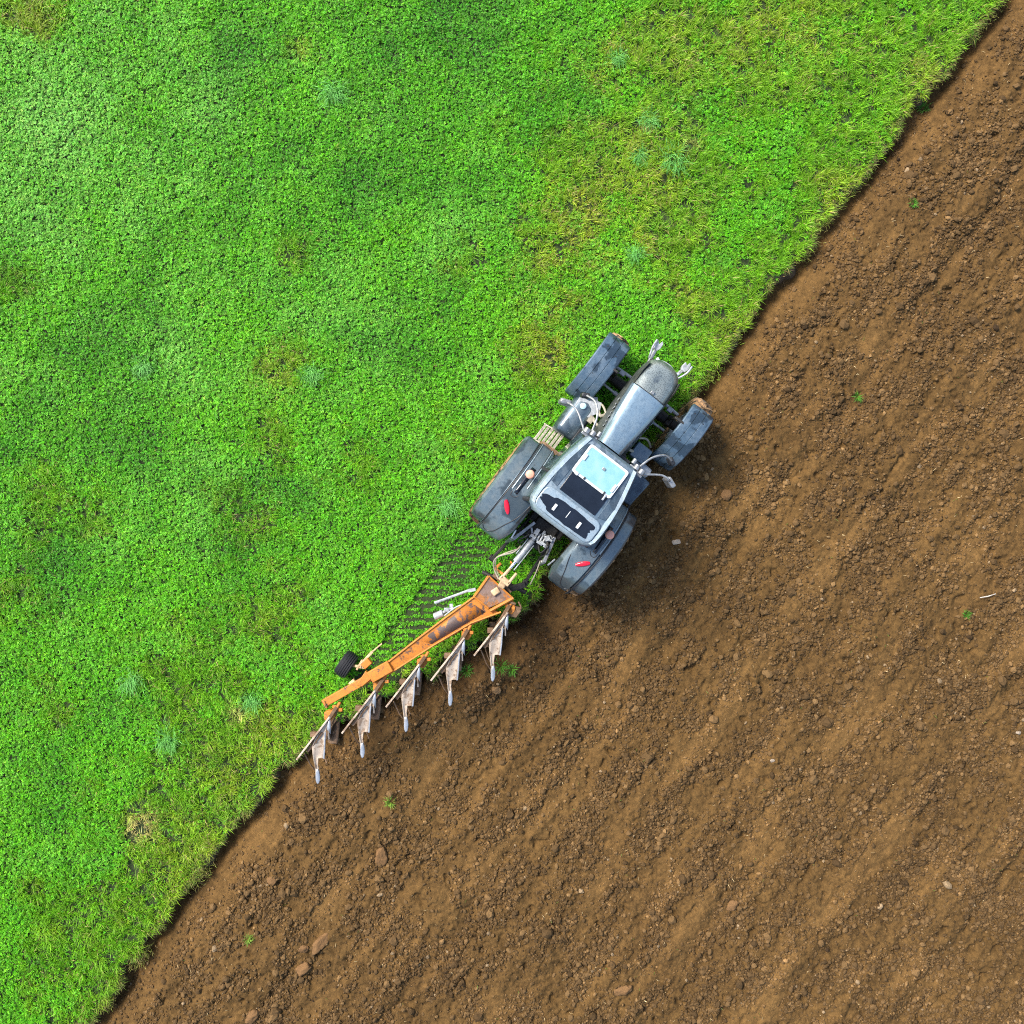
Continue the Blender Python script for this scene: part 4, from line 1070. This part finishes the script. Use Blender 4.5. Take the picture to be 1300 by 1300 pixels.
def make_body(tip, up, beam_pt):
    mat_b = M['board'] if up else M['rusty']
    bb = B()
    def q(*p): return place(p, tip, up)
    # frog and leg: carries the board and joins the beam
    bb.bar(q(-.50, .03, -.12), q(-.72, .10, -.36), .09, .16); bb.bar(q(-.32, .05, -.10), q(-.80, .04, -.14), .06, .10); bb.bar(q(-.45, .02, -.3), beam_pt, .07, .16)
    bb.bar(q(-.64, .04, -.14), q(-.74, .22, -.24), .05, .05); bb.bar(q(-.60, .04, -.14), q(-.60, .18, -.20), .04, .04)
    bb.box(q(-.46, -.06, -.12), (.12, .10, .12)); bb.tube([q(-.88, .02, -.15), q(-1.04, .26, -.30), q(-1.12, .44, -.42)], .016, 6)
    leg = bb.build('plough_body', M['rusty'], plough, bevel=.01)
    c = B(); c.grid([[q(*p) for p in row] for row in body_geo('mouldboard')[:12 if up else 8]]); mb = c.build('mouldboard', mat_b, leg, angle=50, solid=.014, off=0)
    c = B(); c.bar(q(.02, -.005, .0), q(-1.03 if up else -.8, -.03, -.06), .035, .06); c.build('landside', mat_b, leg, bevel=.006)
    if not up: return leg
    c = B(); g = body_geo('mouldboard'); c.tube([q(r[-1][0], r[-1][1], r[-1][2] + .012) for r in g[2:7]], .016, 6); c.build('board_edge', M['boardbright'], leg)
    c = B(); tl_ = []                                          # polished spoon tail
    for s_, t_, w_ in ((-1.00, .39, .025), (-1.06, .44, .045), (-1.13, .49, .058), (-1.19, .53, .055), (-1.24, .565, .035), (-1.26, .58, .008)):
        z_ = z_lookup(s_, t_)
        tl_.append([q(s_ + .5 * w_ * 1.1, t_ + .8 * w_ * .6, z_ + .022), q(s_, t_, z_ + .012), q(s_ - .5 * w_ * 1.1, t_ - .8 * w_ * .6, z_ + .022)])
    c.grid(tl_); c.build('tail_piece', M['boardbright'], leg, angle=60, solid=.012, off=0)
    c = B(); c.grid([[q(.03, .0, .005), q(.0, .025, .0)], [q(-.12, .04, -.02), q(-.13, .12, -.05)], [q(-.21, .09, -.04), q(-.26, .205, -.09)]]); c.build('share', M['boardbright'], leg, solid=.016, off=0)
    c = B(); c.bar(q(-.22, .11, -.10), q(-.38, .235, -.16), .03, .03); c.build('share_bar', M['board'], leg, bevel=.006)
    return leg
def z_lookup(s, t): return -0.02 - .36 * max(0, t - .02) ** 1.15 - .08 * (-s) - .10 * max(0, -s - .7)
BR = [(647, 768), (594, 799), (540, 833), (487, 861), (428, 897)]
for (px, py), (bx, by) in zip(BODY_TIPS, BR):
    tip = W(px, py, 1.62); bp = W(bx, by, .92)
    make_body(tip, True, bp)
    low = W(px, py, 1.62); low = Vector((low.x, low.y, -.17 - PO.z)) + ET * .04 - ES * .05
    make_body(low, False, bp + Vector((0, 0, -.1)))
    c = B(); c.prism([tuple(W(bx - 5, by - 5, 0).xy), tuple(W(bx + 6, by - 9, 0).xy), tuple(W(bx + 7, by + 1, 0).xy), tuple(W(bx + 3, by + 6, 0).xy), tuple(W(bx - 5, by + 4, 0).xy)], .78, .97)
    c.tube([W(bx + 4, by - 6, .98), W(bx - 1, by + 3, .98)], .035, 8); c.box(W(bx - 3, by, .98), (.09, .07, .06)); c.box(W(bx + 4, by + 4, .95), (.10, .07, .08))
    c.build('body_bracket', M['orange_clean'], plough, bevel=.014)

def build_scraps():
    x, y = scatter(9000, 11.9); s, t = st(x, y); d = t - edge_i(s)
    k = (d > .15) & (rng.random(len(x)) < np.clip(.25 + .8 * fbm(s, t, 1.2, 2, 181), 0.03, 1)); x, y, s, t = x[k], y[k], s[k], t[k]; n = len(x)
    col = np.array([[.42, .32, .16]]) * np.exp(rng.normal(0, .35, n))[:, None]; gr = rng.random(n) < .15; col[gr] = np.array([.13, .2, .03])
    V, lo, stt, cc = blades(x, y, soil_h(s, t) + .012, rng.uniform(0, 2 * PI, n), rng.uniform(.03, .10, n), rng.uniform(1.2, 1.6, n), rng.uniform(.005, .011, n), col, .1)
    ob = np_mesh('straw_scraps', V, lo, stt, None, [M['leaf']], cc); tag(ob, 'dry straw and root scraps strewn over the ploughed soil', 'straw', kind='stuff')
build_scraps()

# ------------------------------------------------------------------ single plants and stones
def tuft(name, px, py, r, n, base, label, cat, group=None, dz=0, soil=False, lean0=.9, wd=(.008, .014), az0=None):
    p = P(px, py, 0); rr = np.random.default_rng(int(px * 7 + py))
    sp_ = .25 if soil else .42
    x = p.x + rr.normal(0, r * sp_, n); y = p.y + rr.normal(0, r * sp_, n)
    if soil: s_, t_ = st(x, y); z = soil_h(s_, t_) - .01
    else: z = turf_z(x, y)
    az = np.arctan2(y - p.y, x - p.x) + rr.normal(0, .5, n)
    if az0 is not None: az = np.where(rr.random(n) < .8, az0 + rr.normal(0, .8, n), az)
    L = r * rr.uniform(.7, 1.5, n); lean = np.clip(rr.normal(lean0, .25, n), .2, 1.5)
    col = np.array(base)[None] * np.exp(rr.normal(0, .28, n))[:, None]
    V, lo, stt, cc = blades(x - p.x, y - p.y, z + dz, az, L, lean, rr.uniform(*wd, n), np.clip(col, .01, .8), .5)
    o = np_mesh(name, V, lo, stt, None, [M['leaf']], cc); o.location = (p.x, p.y, 0); tag(o, label, cat, group); return o
BL = (0.14, 0.40, 0.08); YG = (0.17, 0.28, 0.035); GR = (.075, .21, .02)
TU = [(424, 118, .30, 'large blue green grass tussock nearest the top edge left of centre'), (823, 152, .24, 'compact blue green tussock in yellowish grass towards the upper right'),
      (856, 204, .30, 'spreading pale tussock below the compact blue green one in yellowish grass'), (783, 76, .20, 'small blue green tussock highest in the yellowish grass near the top'),
      (185, 466, .22, 'faint pale tussock in clover near the left edge at mid height'), (398, 474, .22, 'pale tussock beside yellow grass left of the tractor front'),
      (168, 862, .25, 'blue green tussock in the lower left field above the bald patch'), (215, 937, .28, 'broad blue green tussock between the bald patch and the tussock above it'),
      (322, 888, .22, 'bright tussock left of the plough depth wheel'), (570, 640, .24, 'dark green tussock beside the tractor left rear wheel'), (806, 322, .18, 'small pale tussock on grass straight above the tractor hood'), (812, 198, .20, 'grey green tussock immediately left of the spreading pale one')]
for px, py, r, lab in TU: tuft('grass_tussock', px, py, r * .95, 170, BL, lab, 'tussock', 'blue green tussocks in the field', dz=.04, az0=-1.57, wd=(.006, .011), lean0=1.0)
WE = [(496, 1018, .16, 'bright green weed on soil below the plough'), (315, 1192, .14, 'yellowish weed on soil near the lower left turf edge'), (1090, 504, .13, 'small green weed on soil right of the tractor front wheel'),
      (1228, 780, .12, 'small weed on soil at the right edge beside a pale stick'), (1160, 258, .12, 'tiny weed on soil near the upper right turf edge'), (1180, 128, .18, 'green turf clump fallen into the furrow at upper right'),
      (636, 846, .20, 'green turf remnant behind the foremost plough body'), (592, 852, .18, 'dark green turf remnant beside the second plough body'), (650, 850, .15, 'dim grass remnant on soil right of the foremost raised plough body'), ]
for px, py, r, lab in WE: tuft('weed', px, py, r * .8, 50, YG if py > 1000 else GR, lab, 'weed', 'green scraps on the ploughed soil', soil=True, dz=.02, lean0=1.0)

def clod(name, px, py, r, lab, cat, col, elong=1.3, rz=0, mat=None):
    v, f = ico(4); rr = np.random.default_rng(int(px + py * 3)); o3 = rr.uniform(0, 90)
    nz = fbm(v[:, 0] * 1.3 + o3, v[:, 1] * 1.3 + v[:, 2] * 1.1, 1.0, 4, 7) + .6 * fbm(v[:, 2] * 1.4 + o3, v[:, 1] * 1.2 - v[:, 0], 1.0, 3, 8)
    n2 = fbm(v[:, 0] * 3.5 + o3, v[:, 1] * 3.5 + v[:, 2] * 2.7, 1.0, 4, 17)
    fl = 1 / np.maximum.reduce([np.abs(v @ d) for d in rr.normal(size=(9, 3)) / 1.75] + [np.full(len(v), .78)])
    vv = v * (.85 * fl * (1 + .22 * nz + .16 * n2))[:, None] * np.array([elong, 1, .6]) * r * .85
    cc, sn = math.cos(rz), math.sin(rz); vv = np.stack([vv[:, 0] * cc - vv[:, 1] * sn, vv[:, 0] * sn + vv[:, 1] * cc, vv[:, 2]], 1)
    p = P(px, py, -.05); s_, t_ = st(np.array([p.x]), np.array([p.y])); z = float(soil_h(s_, t_)[0]) + r * .12
    o = np_mesh(name, vv, f.ravel(), np.arange(0, f.size, 3), None, [M['clod']], np.tile(np.array(col), (len(vv), 1)) * np.exp(rr.normal(0, .08, (len(vv), 1))), smooth=True)
    o.location = (p.x, p.y, z); tag(o, lab, cat, 'large clods and stones on the soil'); return o
SB = (.17, .095, .04)
for a in [('soil_clod', 384, 1230, .16, 'largest long brown clod in the lower left of the soil', 'clod', SB, 1.5, .5), ('soil_clod', 407, 1197, .17, 'long narrow clod standing just above the largest one', 'clod', SB, 1.8, 1.1),
          ('soil_clod', 385, 1205, .10, 'rounded clod between the two longest clods at lower left', 'clod', SB, 1.2, .2), ('soil_clod', 484, 1088, .17, 'rough upright clod right of the bright weed below the plough', 'clod', SB, 1.6, 1.2),
          ('soil_clod', 320, 1290, .13, 'brown clod at the bottom edge of the soil', 'clod', SB, 1.4, .8), ('soil_clod', 345, 1118, .10, 'lone clod in the lower left soil near the turf edge', 'clod', SB, 1.3, 2.6), ('soil_clod', 790, 1255, .14, 'long clod at the bottom centre of the field', 'clod', SB, 1.6, .5),
          ('soil_clod', 922, 628, .12, 'dark round clod right of the tractor cab', 'clod', SB, 1.1, .4), ('soil_clod', 630, 876, .12, 'smooth clod behind the foremost plough body', 'clod', (.2, .12, .055), 1.2, 1), ('soil_clod', 930, 1150, .11, 'blocky clod low in the right part of the soil', 'clod', SB, 1.5, .7),
          ('stone', 858, 688, .095, 'pale round stone on dark soil right of the rear wheel', 'stone', (.45, .36, .26), 1.1, 0), ('stone', 1293, 930, .06, 'small white stone at the right edge of the soil', 'stone', (.33, .27, .2), 1.2, 0), ('stone', 980, 965, .05, 'tiny white stone low in the middle of the soil', 'stone', (.33, .27, .2), 1.2, 0)]:
    clod(*a)
p = P(1254, 757, 0); s_, t_ = st(np.array([p.x]), np.array([p.y])); hz = float(soil_h(s_, t_)[0])
b = B(); b.tube([(-.16, -.03, .05), (0, .0, .07), (.17, .05, .05)], [.010, .013, .008], 7); o = b.build('stick', simple('bleached_wood', (.42, .38, .32), .7), None); o.location = (p.x, p.y, hz); tag(o, 'short bleached stick lying on soil at the right edge', 'stick')

# ------------------------------------------------------------------ light, sky, camera
SUN_AZ = math.radians(-50); SUN_EL = math.radians(47)          # azimuth clockwise from +Y: light comes from the upper left
w = bpy.data.worlds.new('World'); bpy.context.scene.world = w; w.use_nodes = True
nt = w.node_tree; bg = nt.nodes['Background']; sky = nt.nodes.new('ShaderNodeTexSky'); sky.sky_type = 'NISHITA'; sky.sun_disc = False
sky.sun_elevation = SUN_EL; sky.sun_rotation = SUN_AZ; sky.air_density = 1.0; sky.dust_density = 2.5; sky.ozone_density = 1.0
nt.links.new(sky.outputs[0], bg.inputs['Color']); bg.inputs['Strength'].default_value = 0.148
L = bpy.data.lights.new('sun', 'SUN'); L.energy = 2.8; L.angle = math.radians(20); L.color = (1.0, 0.94, 0.85)
lo = bpy.data.objects.new('sun', L); C.objects.link(lo)
dv = Vector((math.sin(SUN_AZ) * math.cos(SUN_EL), math.cos(SUN_AZ) * math.cos(SUN_EL), math.sin(SUN_EL)))
lo.rotation_euler = dv.to_track_quat('Z', 'Y').to_euler(); lo.location = dv * 40
cam = bpy.data.cameras.new('camera'); co = bpy.data.objects.new('camera', cam); C.objects.link(co)
co.location = (0, 0, H); co.rotation_euler = (0, 0, 0); cam.sensor_width = 36; cam.sensor_fit = 'HORIZONTAL'
cam.angle = 2 * math.atan((650 / K) / H); cam.clip_end = 1000
sc = bpy.context.scene; sc.camera = co
sc.cycles.use_denoising = False; sc.cycles.filter_width = 1.05; sc.cycles.max_bounces = 6; sc.cycles.sample_clamp_indirect = 4.0
sc.view_settings.view_transform = 'Standard'; sc.view_settings.look = 'None'; sc.view_settings.exposure = 1.1; sc.view_settings.gamma = 1.0
